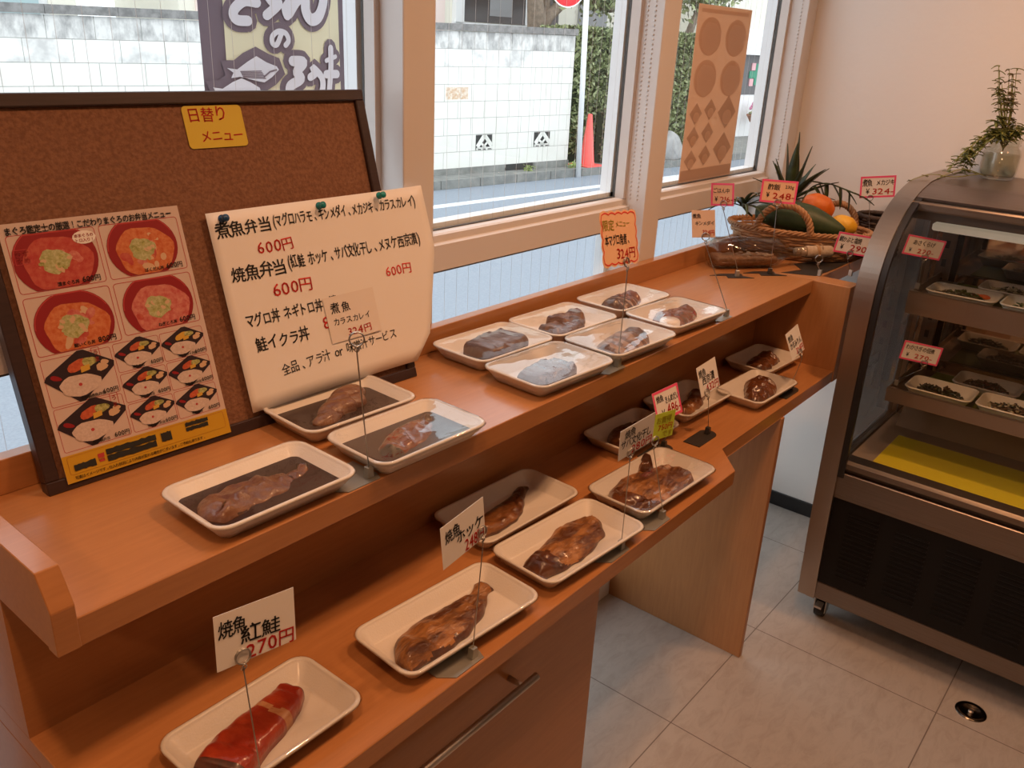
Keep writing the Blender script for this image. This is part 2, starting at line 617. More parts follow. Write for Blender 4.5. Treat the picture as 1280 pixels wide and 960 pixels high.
# lamps in the ceiling
LAMP_GLOW = mat('lamp_glow', (1, 0.7, 0.4), 0.5, emit=LAMP_COLOR, estr=12.0)
WHITE_METAL = mat('white_metal', (0.8, 0.8, 0.78), 0.4)
def downlight(x, y, watts):
    t = thing('ceiling_light', 'unseen round recessed ceiling lamp over the shop floor', 'lamp', (x, y, CEIL), group='ceiling lamps')
    MB().lathe([(0.055, -0.012), (0.062, -0.012), (0.066, -0.004), (0.066, 0.0), (0.055, 0.0)], WHITE_METAL, 28, cap=False).build('lamp_ring', t)
    MB().lathe([(0.0005, -0.006), (0.055, -0.006), (0.055, 0.0)], LAMP_GLOW, 28, cap=False).build('lamp_lens', t)
    ld = bpy.data.lights.new('lamp_light', 'SPOT')
    ld.energy = watts
    ld.color = LAMP_COLOR
    ld.spot_size = R(150)
    ld.spot_blend = 0.9
    ld.shadow_soft_size = 0.055
    lo = bpy.data.objects.new('lamp_light', ld)
    COL.objects.link(lo)
    lo.parent = t
    lo.location = (0, 0, -0.03)
for (x, y, k) in ((-0.15, -0.90, 1.0), (0.95, -0.75, 1.1), (1.85, -0.85, 1.25), (0.3, -2.2, 0.3), (1.5, -1.75, 0.15), (-1.5, -0.75, 1.4)):  # last one is an unseen fill, added to brighten faces towards the entrance
    downlight(x, y, LAMP_WATTS * k)

# ------------------------------------------------------------------ display counter along the window
ctr = thing('display_counter', 'long two-level beech display counter built in under the windows', 'counter', (1.2, -0.2, 0))
def cpart(mb, name, parent=ctr):
    o = mb.build(name, parent)
    if parent.parent is None:
        o.matrix_parent_inverse = Matrix.Translation(parent.location).inverted()
    return o
cpart(MB().box((0.0, YU, ZU - TU), (XE0, -0.0005, ZU), WOOD, bevel=0.0012).box((XE0, YU, ZU - TU), (XF - 0.001, -0.0005, ZU), WOOD), 'worktop')
cpart(MB().box((0.0, -0.024, ZU), (XF - 0.001, -0.0005, 1.048), WOOD, bevel=0.001), 'upstand')
cpart(MB().prism([(-0.025, ZU), (-0.025, 1.055), (-0.309, 1.055), (YU - 0.001, 1.017), (YU - 0.001, ZU - TU - 0.0005), (YU + 0.02, ZU - TU - 0.0005), (YU + 0.02, ZU)], WOOD, 'x', -0.001, 0.0235, bevel=0.001), 'end_block')
cpart(MB().box((0.0, -0.190, ZL), (XE0, -0.0005, ZU - TU), WOOD), 'riser_box')
cpart(MB().box((XE0, -0.433, ZL - TL), (XE1, -0.0005, ZU + 0.0004), WOODV, bevel=0.0012), 'end_panel')
cpart(MB().prism([(0.0, -0.0005), (0.0, YL1), (1.2616, YL1), (1.3361, YL2), (XE0, YL2), (XE0, -0.0005)], WOOD, 'z', ZL - TL, ZL, bevel=0.0012), 'lower_shelf')
cpart(MB().box((1.6645, -0.4352, 0.0005), (1.6825, -0.0005, ZL - TL), WOODV, bevel=0.001), 'leg_panel')

cab = thing('base_cabinet', 'brown base cabinet with a long bar handle under the lower shelf', 'cabinet', (0.43, -0.2, 0))
cpart(MB().box((0.0, -0.4225, 0.06), (0.866, -0.03, ZL - TL - 0.001), WOOD, bevel=0.001).box((0.02, -0.38, 0.0005), (0.85, -0.05, 0.06), BLACK), 'cabinet_body', cab)
dr = cpart(MB().box((0.002, -0.4415, 0.065), (0.864, -0.4235, ZL - TL - 0.012), WOOD, bevel=0.001), 'cabinet_door', cab)
hb = MB()
hb.tube([(0.12, -0.472, 0.613), (0.642, -0.472, 0.613)], 0.0065, STEEL_D, 14)
for hx in (0.16, 0.608):
    hb.tube([(hx, -0.472, 0.613), (hx, -0.4415, 0.613)], 0.005, STEEL_D, 10)
h = hb.build('bar_handle', dr)

# ------------------------------------------------------------------ cork board with menus
BT = R(16.5)
BE = Vector((0.99926, -0.03836, 0)).normalized()
BNR = Vector((0.03836, 0.99926, 0)).normalized()
BUV = Vector((0, 0, 1)) * math.cos(BT) + BNR * math.sin(BT)
BN = BE.cross(BUV)                                    # towards the room
B0 = Vector((0.1127, -0.0702, 1.0))
def board_matrix(x, y, off=0.0, rot=0.0):
    p = B0 + BE * x + BUV * y + BN * off
    ex = BE * math.cos(rot) + BUV * math.sin(rot)
    ey = -BE * math.sin(rot) + BUV * math.cos(rot)
    m = Matrix.Identity(4)
    for i in range(3):
        m[i][0], m[i][1], m[i][2], m[i][3] = ex[i], ey[i], BN[i], p[i]
    return m
BW, BH = 0.631, 0.498
board = thing('cork_board', 'framed cork notice board leaning on the counter against the window', 'notice board', matrix=board_matrix(0, 0.0005, 0))
f = MB()
fw, th = 0.0175, 0.022
for (a, b) in (((0, 0), (BW, fw)), ((0, BH - fw), (BW, BH)), ((0, fw), (fw, BH - fw)), ((BW - fw, fw), (BW, BH - fw))):
    f.box((a[0], a[1], -th), (b[0], b[1], 0.0), BROWN_FRAME, bevel=0.0015)
f.build('frame', board)
MB().box((fw - 0.002, fw - 0.002, -0.016), (BW - fw + 0.002, BH - fw + 0.002, -0.007), CORK).build('cork_panel', board)

# photo menu poster
RED_PRINT = mat('poster_red', (0.46, 0.05, 0.05), 0.45)
BOWL = mat('poster_bowl_red', (0.26, 0.010, 0.014), 0.45)
TUNA = mat('poster_tuna', (0.42, 0.040, 0.035), 0.45, var=(0.50, 0.11, 0.075), vscale=140)
TUNA2 = mat('poster_minced_tuna', (0.48, 0.085, 0.075), 0.45, var=(0.60, 0.24, 0.19), vscale=160)
ROE = mat('poster_roe', (0.50, 0.10, 0.025), 0.45, var=(0.60, 0.22, 0.09), vscale=170)
SCALLION = mat('poster_scallion', (0.30, 0.32, 0.10), 0.45, var=(0.52, 0.52, 0.29), vscale=260)
BENTO = mat('poster_bento_black', (0.028, 0.016, 0.022), 0.4)
RICE = mat('poster_rice', (0.64, 0.53, 0.48), 0.45, var=(0.54, 0.43, 0.38), vscale=320)
YEL = mat('poster_egg', (0.60, 0.36, 0.05), 0.45)
GRN = mat('poster_greens', (0.20, 0.22, 0.05), 0.45, var=(0.5, 0.5, 0.2), vscale=260)
SALM = mat('poster_fish', (0.55, 0.13, 0.05), 0.45, var=(0.42, 0.07, 0.03), vscale=200)
POT = mat('poster_potato', (0.60, 0.41, 0.26), 0.45)
SCRIB = mat('marker_black', (0.02, 0.022, 0.02), 0.5)
BAND = mat('poster_yellow_band', (0.56, 0.33, 0.02), 0.45)
PW, PH = 0.234, 0.333
poster = thing('menu_poster', 'photo menu poster of rice bowls and bento boxes on the cork board', 'poster', matrix=board_matrix(0.0245, 0.009, 0.0015))
pb = MB()
pb.box((0, 0, 0), (PW, PH, 0.0008), mat('poster_paper', (0.60, 0.48, 0.43), 0.40))
pb.build('poster_sheet', poster)
pp = MB()
Z1, Z2, Z3, Z4, Z5 = 0.0011, 0.0014, 0.0017, 0.0020, 0.0023
pp.flat([(0, 0), (PW, 0), (PW, 0.036), (0, 0.036)], Z1, BAND)
def outline(x0, y0, x1, y1, w=0.0008, r=0.004):
    pts = [(p[0] + (x0 + x1) / 2, p[1] + (y0 + y1) / 2) for p in rrect((x1 - x0) / 2, (y1 - y0) / 2, r, 4)]
    ribbon(pp, pts, w, Z1, RED_PRINT, closed=True)
def clip_poly(poly, x0, y0, x1, y1):
    def cut(P, ins, inter):
        out = []
        for i in range(len(P)):
            a, b = P[i - 1], P[i]
            if ins(b):
                if not ins(a): out.append(inter(a, b))
                out.append(b)
            elif ins(a): out.append(inter(a, b))
        return out
    def ix(c): return lambda a, b: (c, a[1] + (b[1] - a[1]) * (c - a[0]) / (b[0] - a[0]))
    def iy(c): return lambda a, b: (a[0] + (b[0] - a[0]) * (c - a[1]) / (b[1] - a[1]), c)
    for ins, it in ((lambda p: p[0] >= x0, ix(x0)), (lambda p: p[0] <= x1, ix(x1)), (lambda p: p[1] >= y0, iy(y0)), (lambda p: p[1] <= y1, iy(y1))):
        poly = cut(poly, ins, it)
        if not poly: return poly
    return poly
bowls = [((0.006, 0.246, 0.113, 0.318), TUNA, (0.058, 0.283), 0.052, 'flat', '漬まぐろ丼', '600円'),
         ((0.119, 0.246, 0.228, 0.318), ROE, (0.172, 0.283), 0.049, 'chunks', 'ばくだん丼', '600円'),
         ((0.006, 0.166, 0.113, 0.240), ROE, (0.060, 0.199), 0.050, 'roe', '鮭いくら丼', '800円'),
         ((0.119, 0.170, 0.228, 0.240), TUNA2, (0.174, 0.203), 0.050, 'mince', 'ねぎとろ丼', '600円')]
for (bx, fill, c, r, kind, nm, pr) in bowls:
    outline(*bx)
    x0, y0, x1, y1 = bx
    e = 0.001
    pp.flat(clip_poly(ellipse(c[0], c[1], r, r * 0.88, 36), x0 + e, y0 + e, x1 - e, y1 - e), Z2, BOWL)
    ribbon(pp, clip_poly(ellipse(c[0], c[1], r * 0.97, r * 0.85, 36, R(25), R(180)), x0 + e, y0 + e, x1 - e, y1 - e), 0.0012, Z2 + 0.0001, RED_PRINT, caps=0)
    pp.flat(clip_poly(ellipse(c[0] + 0.002, c[1] - 0.006, r * 0.82, r * 0.68, 30, wob=0.04), x0 + e, y0 + e, x1 - e, y1 - e), Z3, fill)
    for q in range(26):
        a, rr = rnd.uniform(0, 6.28), r * rnd.uniform(0.15, 0.62)
        px, py = c[0] + rr * math.cos(a), c[1] - 0.006 + rr * 0.8 * math.sin(a)
        if x0 + 0.012 < px < x1 - 0.012 and y0 + 0.008 < py < y1 - 0.008:
            pp.flat(ellipse(px, py, rnd.uniform(.004, .010), rnd.uniform(.003, .006), 9, tilt=rnd.uniform(0, 3)), Z3 + 0.00004 + q * 0.000004, rnd.choice([fill, TUNA, TUNA2, POT if kind in ('chunks', 'roe') else fill]))
    pp.flat(ellipse(c[0] - 0.002, c[1] - 0.002, r * 0.36, r * 0.30, 20, wob=0.09), Z4, SCALLION)
    for q in range(12):
        a, rr = rnd.uniform(0, 6.28), r * rnd.uniform(0.1, 0.36)
        pp.flat(ellipse(c[0] - 0.002 + rr * math.cos(a), c[1] - 0.002 + rr * 0.8 * math.sin(a), 0.004, 0.0025, 7, tilt=a), Z4 + 0.0001 + q * 0.000005, rnd.choice([SCALLION, GRN, POT]))
    write(pp, nm, x1 - 0.062, y0 + 0.0035, 0.0058, INK, Z5, bold=0.03)
    write(pp, pr, x1 - 0.031, y0 + 0.0035, 0.0088, INK, Z5, bold=0.03)
boxes = [((0.006, 0.100, 0.094, 0.161), 1.0, '金目鯛煮魚弁当'), ((0.006, 0.040, 0.094, 0.097), 1.0, '金目鯛弁当')]
for r_ in range(3):
    for c_ in range(2):
        x0 = 0.098 + c_ * 0.0655
        y0 = 0.040 + (2 - r_) * 0.0418
        boxes.append(((x0, y0, x0 + 0.063, y0 + 0.039), 0.66, ['煮魚弁当', 'カキフライ弁当', 'まぐろ弁当', '焼魚西京弁当', 'からあげ弁当', '紅鮭弁当'][r_ * 2 + c_]))
for (bx, k, nm) in boxes:
    x0, y0, x1, y1 = bx
    outline(*bx, w=0.0006, r=0.003)
    cx, cy = (x0 + x1) / 2, (y0 + y1) / 2 + 0.002
    hw, hh = (x1 - x0) * 0.515, (y1 - y0) * 0.53
    dia = [(cx - hw, cy + hh * 0.05), (cx - hw * 0.93, cy + hh * 0.22), (cx + hw * 0.05, cy + hh), (cx + hw * 0.22, cy + hh), (cx + hw, cy + hh * 0.30), (cx + hw * 0.97, cy + hh * 0.1), (cx - hw * 0.05, cy - hh * 1.02), (cx - hw * 0.2, cy - hh * 1.02)]
    pp.flat(dia, Z2, BENTO)
    pp.flat(ellipse(cx - hw * 0.08, cy - hh * 0.36, hw * 0.58, hh * 0.43, 22, wob=0.05), Z3, RICE)
    pp.flat(ellipse(cx - hw * 0.08, cy - hh * 0.34, 0.0018 * k + 0.0006, 0.0017 * k + 0.0005, 8), Z4, RED_PRINT)
    pp.flat(ellipse(cx - hw * 0.05, cy + hh * 0.42, hw * 0.30, hh * 0.20, 12, tilt=0.4, wob=0.06), Z3, SALM if nm != 'カキフライ弁当' else YEL)
    pp.flat(ellipse(cx + hw * 0.32, cy + hh * 0.48, hw * 0.22, hh * 0.18, 12, wob=0.08), Z3 + 0.0001, GRN)
    pp.flat([(cx + hw * 0.02, cy + hh * 0.10), (cx + hw * 0.28, cy + hh * 0.16), (cx + hw * 0.30, cy + hh * 0.38), (cx + hw * 0.04, cy + hh * 0.34)], Z4, YEL)
    pp.flat(ellipse(cx + hw * 0.62, cy + hh * 0.16, hw * 0.17, hh * 0.16, 10, wob=0.15), Z3, POT)
    pp.flat(ellipse(cx + hw * 0.72, cy + hh * 0.32, hw * 0.12, hh * 0.12, 10, wob=0.15), Z3 + 0.0001, POT)
    pp.flat(ellipse(cx - hw * 0.68, cy + hh * 0.10, hw * 0.16, hh * 0.10, 10, tilt=-0.4, wob=0.1), Z3, BOWL)
    write(pp, nm, x1 - 0.052 * (0.55 + k * 0.45), y0 + 0.002, 0.0034 + 0.0014 * k, INK, Z5, bold=0.03)
    write(pp, '600円', x1 - 0.0215 * (0.45 + k * 0.62), y0 + 0.0024, 0.0046 + 0.0030 * k, INK, Z5, bold=0.03)
for (x, y) in ((0.070, 0.142), (0.078, 0.078)):
    outline(x, y, x + 0.010, y + 0.022, 0.0008, 0.001)
    write(pp, 'う', x + 0.001, y + 0.013, 0.0075, RED_PRINT, Z5, bold=0.03)
    write(pp, 'ま', x + 0.001, y + 0.004, 0.0075, RED_PRINT, Z5, bold=0.03)
ribbon(pp, [(0.010, 0.282), (0.030, 0.282), (0.030, 0.300), (0.010, 0.300)], 0.0012, Z4, RED_PRINT, closed=True)
write(pp, 'おす', 0.0115, 0.2915, 0.0085, RED_PRINT, Z5, bold=0.03)
write(pp, 'すめ', 0.0115, 0.2835, 0.0085, RED_PRINT, Z5, bold=0.03)
pp.flat(ellipse(0.098, 0.306, 0.015, 0.0085, 16), Z4, PAPER)
write(pp, '本まぐろの', 0.0855, 0.3065, 0.0052, RED_PRINT, Z5, bold=0.03)
write(pp, 'トロ入り！', 0.0855, 0.3005, 0.0052, RED_PRINT, Z5, bold=0.03)
write_fit(pp, 'まぐろ鑑定士の厳選！こだわりまぐろのお弁当メニュー', 0.006, 0.3195, 0.0108, 0.216, INK, z=Z5, bold=0.035)
outline(0.006, 0.0100, 0.228, 0.0335, 0.0006, 0.003)
for (x0, y0, x1, y1) in ((0.012, 0.014, 0.040, 0.0225), (0.055, 0.0135, 0.123, 0.0215), (0.055, 0.0225, 0.124, 0.0300), (0.131, 0.0165, 0.146, 0.0290), (0.168, 0.0205, 0.202, 0.0255), (0.168, 0.0270, 0.203, 0.0325)):
    pts = []
    n = 14
    for k in range(n + 1):
        pts.append((x0 + (x1 - x0) * k / n, y0 + rnd.uniform(-.0006, .0006)))
    for k in range(n, -1, -1):
        pts.append((x0 + (x1 - x0) * k / n, y1 + rnd.uniform(-.0008, .0008)))
    pp.flat(pts, Z4, SCRIB)
pp.flat([(0.0445, 0.016), (0.0515, 0.016), (0.0525, 0.027), (0.0435, 0.027)], Z3, RED_PRINT)
write(pp, 'まぐろ', 0.0440, 0.019, 0.0033, PAPER_Y, Z5, bold=0.03, adv=0.8)
write(pp, '写真はイメージです。仕入れ状況により内容が変わる場合がございます。ご予約も承ります。', 0.010, 0.0035, 0.0050, INK, Z5, bold=0.02, adv=0.94, sx=0.93)
pp.build('poster_print', poster, fix=False)

# handwritten menu sheet; its free edge curls off the board
SW, SH = 0.405, 0.300
sheet = thing('handwritten_menu', 'large white handwritten menu sheet pinned over the edge of the cork board', 'menu sheet', matrix=board_matrix(0.300, 0.026, 0.0022, R(0.5)))
def curl(x, y):
    t = max(0.0, (x - 0.24) / 0.165)
    return 0.0 + 0.030 * t * t * (0.35 + 0.65 * (1 - y / SH)) + 0.004 * math.sin(x * 16) * (0.3 + t)
sb = MB()
nx, ny = 30, 14
def sheet_edge(y):
    t = y / SH
    return 0.352 + 0.053 * min(1, t * 1.6) + (-0.022 * (1 - t * 7) if t < 0.143 else 0.0) + 0.006 * t
vv, ff = [], []
for j in range(ny + 1):
    for i in range(nx + 1):
        y = SH * j / ny - 0.0006 * i * (1 - j / ny) * 0
        x = sheet_edge(y) * i / nx
        vv.append((x, y, curl(x, y)))
for j in range(ny):
    for i in range(nx):
        a = j * (nx + 1) + i
        ff.append((a, a + 1, a + nx + 2, a + nx + 1))
sb.faces(vv, ff, PAPER, smooth=True)
so = sb.build('sheet', sheet)
md = so.modifiers.new('thickness', 'SOLIDIFY'); md.thickness = 0.0004; md.offset = -1
wt = MB()
J = 0.07
def wf(t_, x0, x1, y, size, ink, bold=0.018, **k):
    write_fit(wt, t_, x0, y, size, x1 - x0, ink, jit=J, bold=bold, **k)
wf('煮魚弁当', 0.009, 0.103, 0.264, 0.0245, INK, 0.022)
wf('(マグロハラモ、キンメダイ、メカジキ、カラスカレイ)', 0.106, 0.392, 0.268, 0.0215, INK)
wf('600円', 0.068, 0.135, 0.231, 0.0225, RED_INK, 0.012)
wf('焼魚弁当', 0.016, 0.112, 0.197, 0.0250, INK, 0.022)
wf('(紅鮭 ホッケ、サバ文化干し、メヌケ西京漬)', 0.116, 0.385, 0.202, 0.0235, INK)
wf('600円', 0.078, 0.152, 0.163, 0.0235, RED_INK, 0.012)
wf('600円', 0.303, 0.356, 0.156, 0.0200, RED_INK, 0.010)
wf('マグロ丼 ネギトロ丼、漬', 0.022, 0.192, 0.127, 0.0225, INK)
wf('鮭イクラ丼', 0.030, 0.126, 0.088, 0.0240, INK, 0.020)
wf('80', 0.156, 0.185, 0.096, 0.0235, RED_INK, 0.012)
wf('全品、アラ汁 or 味噌汁サービス', 0.064, 0.300, 0.043, 0.0195, INK, 0.004, rot=R(2.0))
for v in wt.b.verts:
    v.co.z += curl(v.co.x, v.co.y) + 0.0006
wt.build('lettering', sheet, fix=False)

note = thing('paper_note', 'small taped paper note with a price on the handwritten menu sheet', 'note', matrix=board_matrix(0.464, 0.096, 0.0045, R(1.0)))
MB().box((0, 0, 0), (0.104, 0.075, 0.0004), mat('note_paper', (0.76, 0.70, 0.65), 0.45)).build('note_sheet', note)
nw = MB()
write(nw, '煮魚', 0.008, 0.048, 0.0185, INK, 0.0010, jit=J, bold=0.016, adv=1.2)
write(nw, 'カラスカレイ', 0.010, 0.028, 0.0130, INK, 0.0010, jit=J, bold=0.012, adv=1.0)
write(nw, '324円', 0.034, 0.006, 0.0155, RED_INK, 0.0010, jit=J, bold=0.014, adv=1.1, sx=1.2)
nw.build('lettering', note, fix=False)

yc = thing('yellow_title_card', 'yellow title card with red writing under the top of the cork board', 'card', matrix=board_matrix(0.3025, 0.4185, -0.0060, R(0.2)))
MB().prism([(p[0] + 0.0475, p[1] + 0.030) for p in rrect(0.0475, 0.030, 0.006, 5)], PAPER_Y, 'z', 0, 0.0008).build('card_sheet', yc)
yw = MB()
write(yw, '日替り', 0.006, 0.039, 0.0225, RED_INK, 0.0012, jit=J, bold=0.014)
write(yw, 'メニュー', 0.020, 0.010, 0.0190, RED_INK, 0.0012, jit=J, bold=0.012, adv=0.92)
yw.build('lettering', yc, fix=False)
for k, (px, py, col, lab) in enumerate(((0.321, 0.316, (0.012, 0.06, 0.16), 'blue push pin in the corner of the handwritten menu sheet'), (0.494, 0.317, (0.01, 0.20, 0.20), 'teal push pin between two other pins along the handwritten menu'), (0.615, 0.321, (0.012, 0.26, 0.24), 'green push pin near the free end of the handwritten menu'))):
    pm = mat('pin_plastic_%d' % k, col, 0.25)
    p = MB().lathe([(0.0005, 0.0), (0.006, 0.0), (0.006, 0.002), (0.0035, 0.003), (0.0030, 0.009), (0.0055, 0.0105), (0.0055, 0.013), (0.0005, 0.0135)], pm, 14).build('push_pin')
    p.matrix_world = board_matrix(px, py, 0.0032 + (0.006 if k == 2 else 0))
    tag(p, lab, 'push pin', 'push pins on the menu sheet')
p = MB().ico((0, 0, 0), 0.0035, mat('brass', (0.7, 0.45, 0.15), 0.25, 1.0), 2).build('thumb_tack')
p.matrix_world = board_matrix(0.033, 0.358, -0.006)
tag(p, 'single brass thumb tack in the cork above the photo poster', 'tack')

# ------------------------------------------------------------------ foam trays
def tray_rings(hx, hy, H=0.028, r=0.024):
    prof = [(0.024, 0.0), (0.019, 0.0012), (0.0045, H - 0.007), (0.0040, H - 0.0045), (0.0005, H - 0.0040), (0.0, H - 0.0015),
            (0.0012, H), (0.0048, H), (0.0062, H - 0.0016), (0.0085, H - 0.0045), (0.0098, H - 0.0050), (0.0215, 0.0050), (0.0255, 0.0036)]
    return [[(p[0], p[1], z) for p in rrect(hx - i, hy - i, max(0.004, r - i * 0.75), 6)] for (i, z) in prof]
def make_tray(label, x, y, z, lx, ly, ang, film=FILM, bulge=0.0, sauce=None, group=None, name='foam_tray', H=0.028, material=None, skirt=True):
    material = material or FOAM
    t = thing(name, label, 'tray', (x, y, z), R(ang), group)
    hx, hy = lx / 2, ly / 2
    MB().rings(tray_rings(hx, hy, H), material).build('tray_body', t)
    if sauce:
        MB().prism([(p[0], p[1]) for p in rrect(hx - 0.0168, hy - 0.0168, 0.010, 5)], sauce, 'z', 0.0045, 0.0125).build('sauce', t)
    if film:
        fm = MB()
        nn = 14
        hx2, hy2 = hx - 0.001, hy - 0.001
        out = rrect(hx2, hy2, 0.023, 6)
        rings = []
        rr = random.Random(int(x * 1000) + int(-y * 1000))
        for k in range(nn + 1):
            s = 1 - k / nn
            ring = []
            for p in out:
                q = (p[0] * s, p[1] * s)
                d = 1 - s
                zz = H + 0.0009 + bulge * math.sin(min(1, d * 1.25) * PI / 2) - (0.0018 * math.sin(d * PI) if not bulge else 0)
                zz += 0.0006 * noise.noise(Vector((q[0] * 45 + x * 9, q[1] * 45, y * 7))) * min(1, d * 4)
                ring.append((q[0], q[1], zz))
            rings.append(ring)
        if skirt:
            sk = []
            for (off, z1) in ((0.0006, 0.0135), (0.0012, 0.0255)):
                sk.append([(p[0], p[1], z1 + 0.0008 * math.sin(i * 1.7)) for i, p in enumerate(rrect(hx + off - (0.009 if z1 < 0.02 else 0), hy + off - (0.009 if z1 < 0.02 else 0), 0.022, 6))])
            rings = sk + rings
        fm.rings(rings, film, cap0=False, cap1=False)
        fm.build('cling_film', t, fix=False)
    return t

def fillet(name, label, cat, loc, ang, spine, wl, wr, h, mats, fn=None, ns=56, nt=21, boxy=1.0, amp=0.0015, freq=60, lift=0.0, seed=0, group=None, ridge=0.0, rfreq=30, parent=None, base=0.0, ends=0.35):
    """a piece of fish: cross-sections along a spine, half widths left and right of it, and a height"""
    sp = np.array(spline([(*p, 0) for p in spine], ns * 4))
    idx = np.linspace(0, len(sp) - 1, ns).round().astype(int)
    sp = sp[idx][:, :2]
    ends = max(ends, 0.6)
    wk = 1.34 if 'grilled' in name and 'salmon' not in name else 1.2
    WL, WR, Hh = smooth_list(wl, ns) * wk, smooth_list(wr, ns) * wk, smooth_list(h, ns) * 1.28
    V, F = [], []
    sv = Vector((seed * 3.1, seed * 1.7, seed))
    for i in range(ns):
        a, b = sp[max(0, i - 1)], sp[min(ns - 1, i + 1)]
        t = (b - a) / (np.linalg.norm(b - a) + 1e-9)
        nrm = np.array([-t[1], t[0]])
        e = min(1.0, ends + (1 - ends) * math.sin(PI * min(1, min(i, ns - 1 - i) / (ns * 0.10) * 0.5))) if ends < 1 else 1
        for k in range(nt):
            th = PI * k / (nt - 1)
            c, s = math.cos(th), math.sin(th)
            cc = math.copysign(abs(c) ** (1 / boxy), c)
            ss = abs(s) ** (1 / boxy)
            w = WL[i] if c > 0 else WR[i]
            p = sp[i] + nrm * w * cc
            zz = Hh[i] * e * ss
            q = Vector((p[0] * freq, p[1] * freq, 0)) + sv
            d = noise.noise(q) + 0.55 * noise.noise(q * 2.3) + 0.40 * noise.noise(q * 5.1)
            zz += d * amp * 2.3 * s
            if ridge:
                zz += ridge * s * math.sin(i / ns * rfreq + 2 * d)
            pp_ = p + nrm * amp * 1.9 * noise.noise(q * 0.9 + Vector((9, 2, 1))) * (1 if c > 0 else -1)
            V.append((pp_[0], pp_[1], max(0.0002, zz) + lift))
    for i in range(ns - 1):
        for k in range(nt - 1):
            F.append((i * nt + k, i * nt + k + 1, (i + 1) * nt + k + 1, (i + 1) * nt + k))
        F.append((i * nt + nt - 1, i * nt, (i + 1) * nt, (i + 1) * nt + nt - 1))
    F.append(tuple(range(nt)))
    F.append(tuple((ns - 1) * nt + k for k in range(nt))[::-1])
    mb = MB()
    vs, fs = mb.faces(V, F, mats[0], smooth=True)
    for m in mats[1:]:
        mb.mi(m)
    if fn:
        j = 0
        for i in range(ns - 1):
            for k in range(nt):
                if j < len(fs):
                    fs[j].material_index = fn(i / (ns - 1), k / (nt - 1), noise.noise(Vector((V[i * nt + min(k, nt - 1)][0] * 70, V[i * nt + min(k, nt - 1)][1] * 70, seed))))
                j += 1
        for q in fs[-2:]:
            q.material_index = fn(0.0 if q is fs[-2] else 1.0, 0.5, 0)
    o = mb.build(name, parent)
    if parent is None:
        o.location = loc
        o.rotation_euler = (0, 0, R(ang))
        tag(o, label, cat, group)
    return o

SAUCE = mat('dark_soy_sauce', (0.030, 0.011, 0.007), 0.3, spec=0.3)
STEW = mat('stewed_fish', (0.20, 0.085, 0.030), 0.35, coat=0.25, var=(0.115, 0.038, 0.019), vscale=55, bump=0.6, bscale=160)
STEW_D = mat('dark_stewed_skin', (0.055, 0.024, 0.016), 0.25, coat=0.4, var=(0.11, 0.045, 0.024), vscale=60, bump=0.4, bscale=140)
STEW_G = mat('grey_stewed_tuna', (0.145, 0.078, 0.056), 0.35, coat=0.3, var=(0.10, 0.050, 0.036), vscale=40, bump=0.4, bscale=150)
STEW_R = mat('reddish_stewed_fish', (0.22, 0.07, 0.035), 0.25, coat=0.5, var=(0.12, 0.035, 0.02), vscale=50, bump=0.4, bscale=130)
STRIPE = mat('pale_stewed_stripe', (0.36, 0.24, 0.17), 0.35, coat=0.3, var=(0.25, 0.14, 0.10), vscale=60)
TAIL = mat('dark_tail', (0.03, 0.022, 0.017), 0.4)
SALMON = mat('grilled_red_salmon', (0.37, 0.050, 0.018), 0.28, coat=0.35, var=(0.25, 0.022, 0.011), vscale=42, vstretch=(1, 0.5, 1), bump=0.6, bscale=130)
SALMON_SKIN = mat('charred_salmon_skin', (0.045, 0.018, 0.013), 0.35, coat=0.3, var=(0.12, 0.03, 0.016), vscale=60)
SALMON_FAT = mat('pale_salmon_fat', (0.50, 0.25, 0.12), 0.4, var=(0.40, 0.17, 0.075), vscale=120)
GRILL = mat('golden_grilled_fish', (0.26, 0.105, 0.032), 0.32, coat=0.3, var=(0.090, 0.028, 0.010), vscale=32, vstretch=(0.6, 1.4, 1), mid=(0.36, 0.62), bump=0.6, bscale=110)
GRILL2 = mat('amber_grilled_fish', (0.38, 0.165, 0.050), 0.38, coat=0.2, var=(0.100, 0.032, 0.011), vscale=30, vstretch=(0.55, 1.7, 1), mid=(0.40, 0.60), bump=1.0, bscale=110)
CHAR = mat('charred_fish_edge', (0.050, 0.017, 0.009), 0.28, coat=0.4, var=(0.12, 0.040, 0.016), vscale=45, bump=0.5, bscale=120)
DARKG = mat('dark_glazed_fish', (0.085, 0.028, 0.012), 0.22, coat=0.5, var=(0.17, 0.058, 0.020), vscale=34, bump=0.5, bscale=120)

def T(*a, **k): return make_tray(*a, **k)
LX, LY = 0.215, 0.140
# upper level
A = (0.295, -0.264, ZU); B = (0.533, -0.136, ZU); Cc = (0.537, -0.283, ZU)
D = (0.933, -0.110, ZU); Ee = (0.914, -0.261, ZU); Ff = (1.152, -0.117, ZU); G = (1.143, -0.267, ZU); Hh = (1.393, -0.114, ZU); I = (1.380, -0.260, ZU)
GT = 'foam trays of simmered fish on the upper level'
T('white foam tray of whole simmered fish in front of the photo poster', *A, LX, 0.141, -0.8, sauce=SAUCE, group=GT)
T('white foam tray of lumpy simmered roe touching the handwritten menu', *B, LX, 0.136, -2.2, sauce=SAUCE, group=GT)
T('white foam tray whose film mirrors bright sky, beside the steel ring clip wire', *Cc, LX, 0.136, -1.5, film=FILM2, sauce=SAUCE, group=GT)
T('white foam tray with one square block of stewed tuna by the cork board end', *D, LX, 0.143, -2, sauce=None, bulge=0.004, group=GT)
T('white foam tray with creased shiny film, in front of the square block tray', *Ee, LX, 0.148, -3, film=FILM2, bulge=0.003, group=GT)
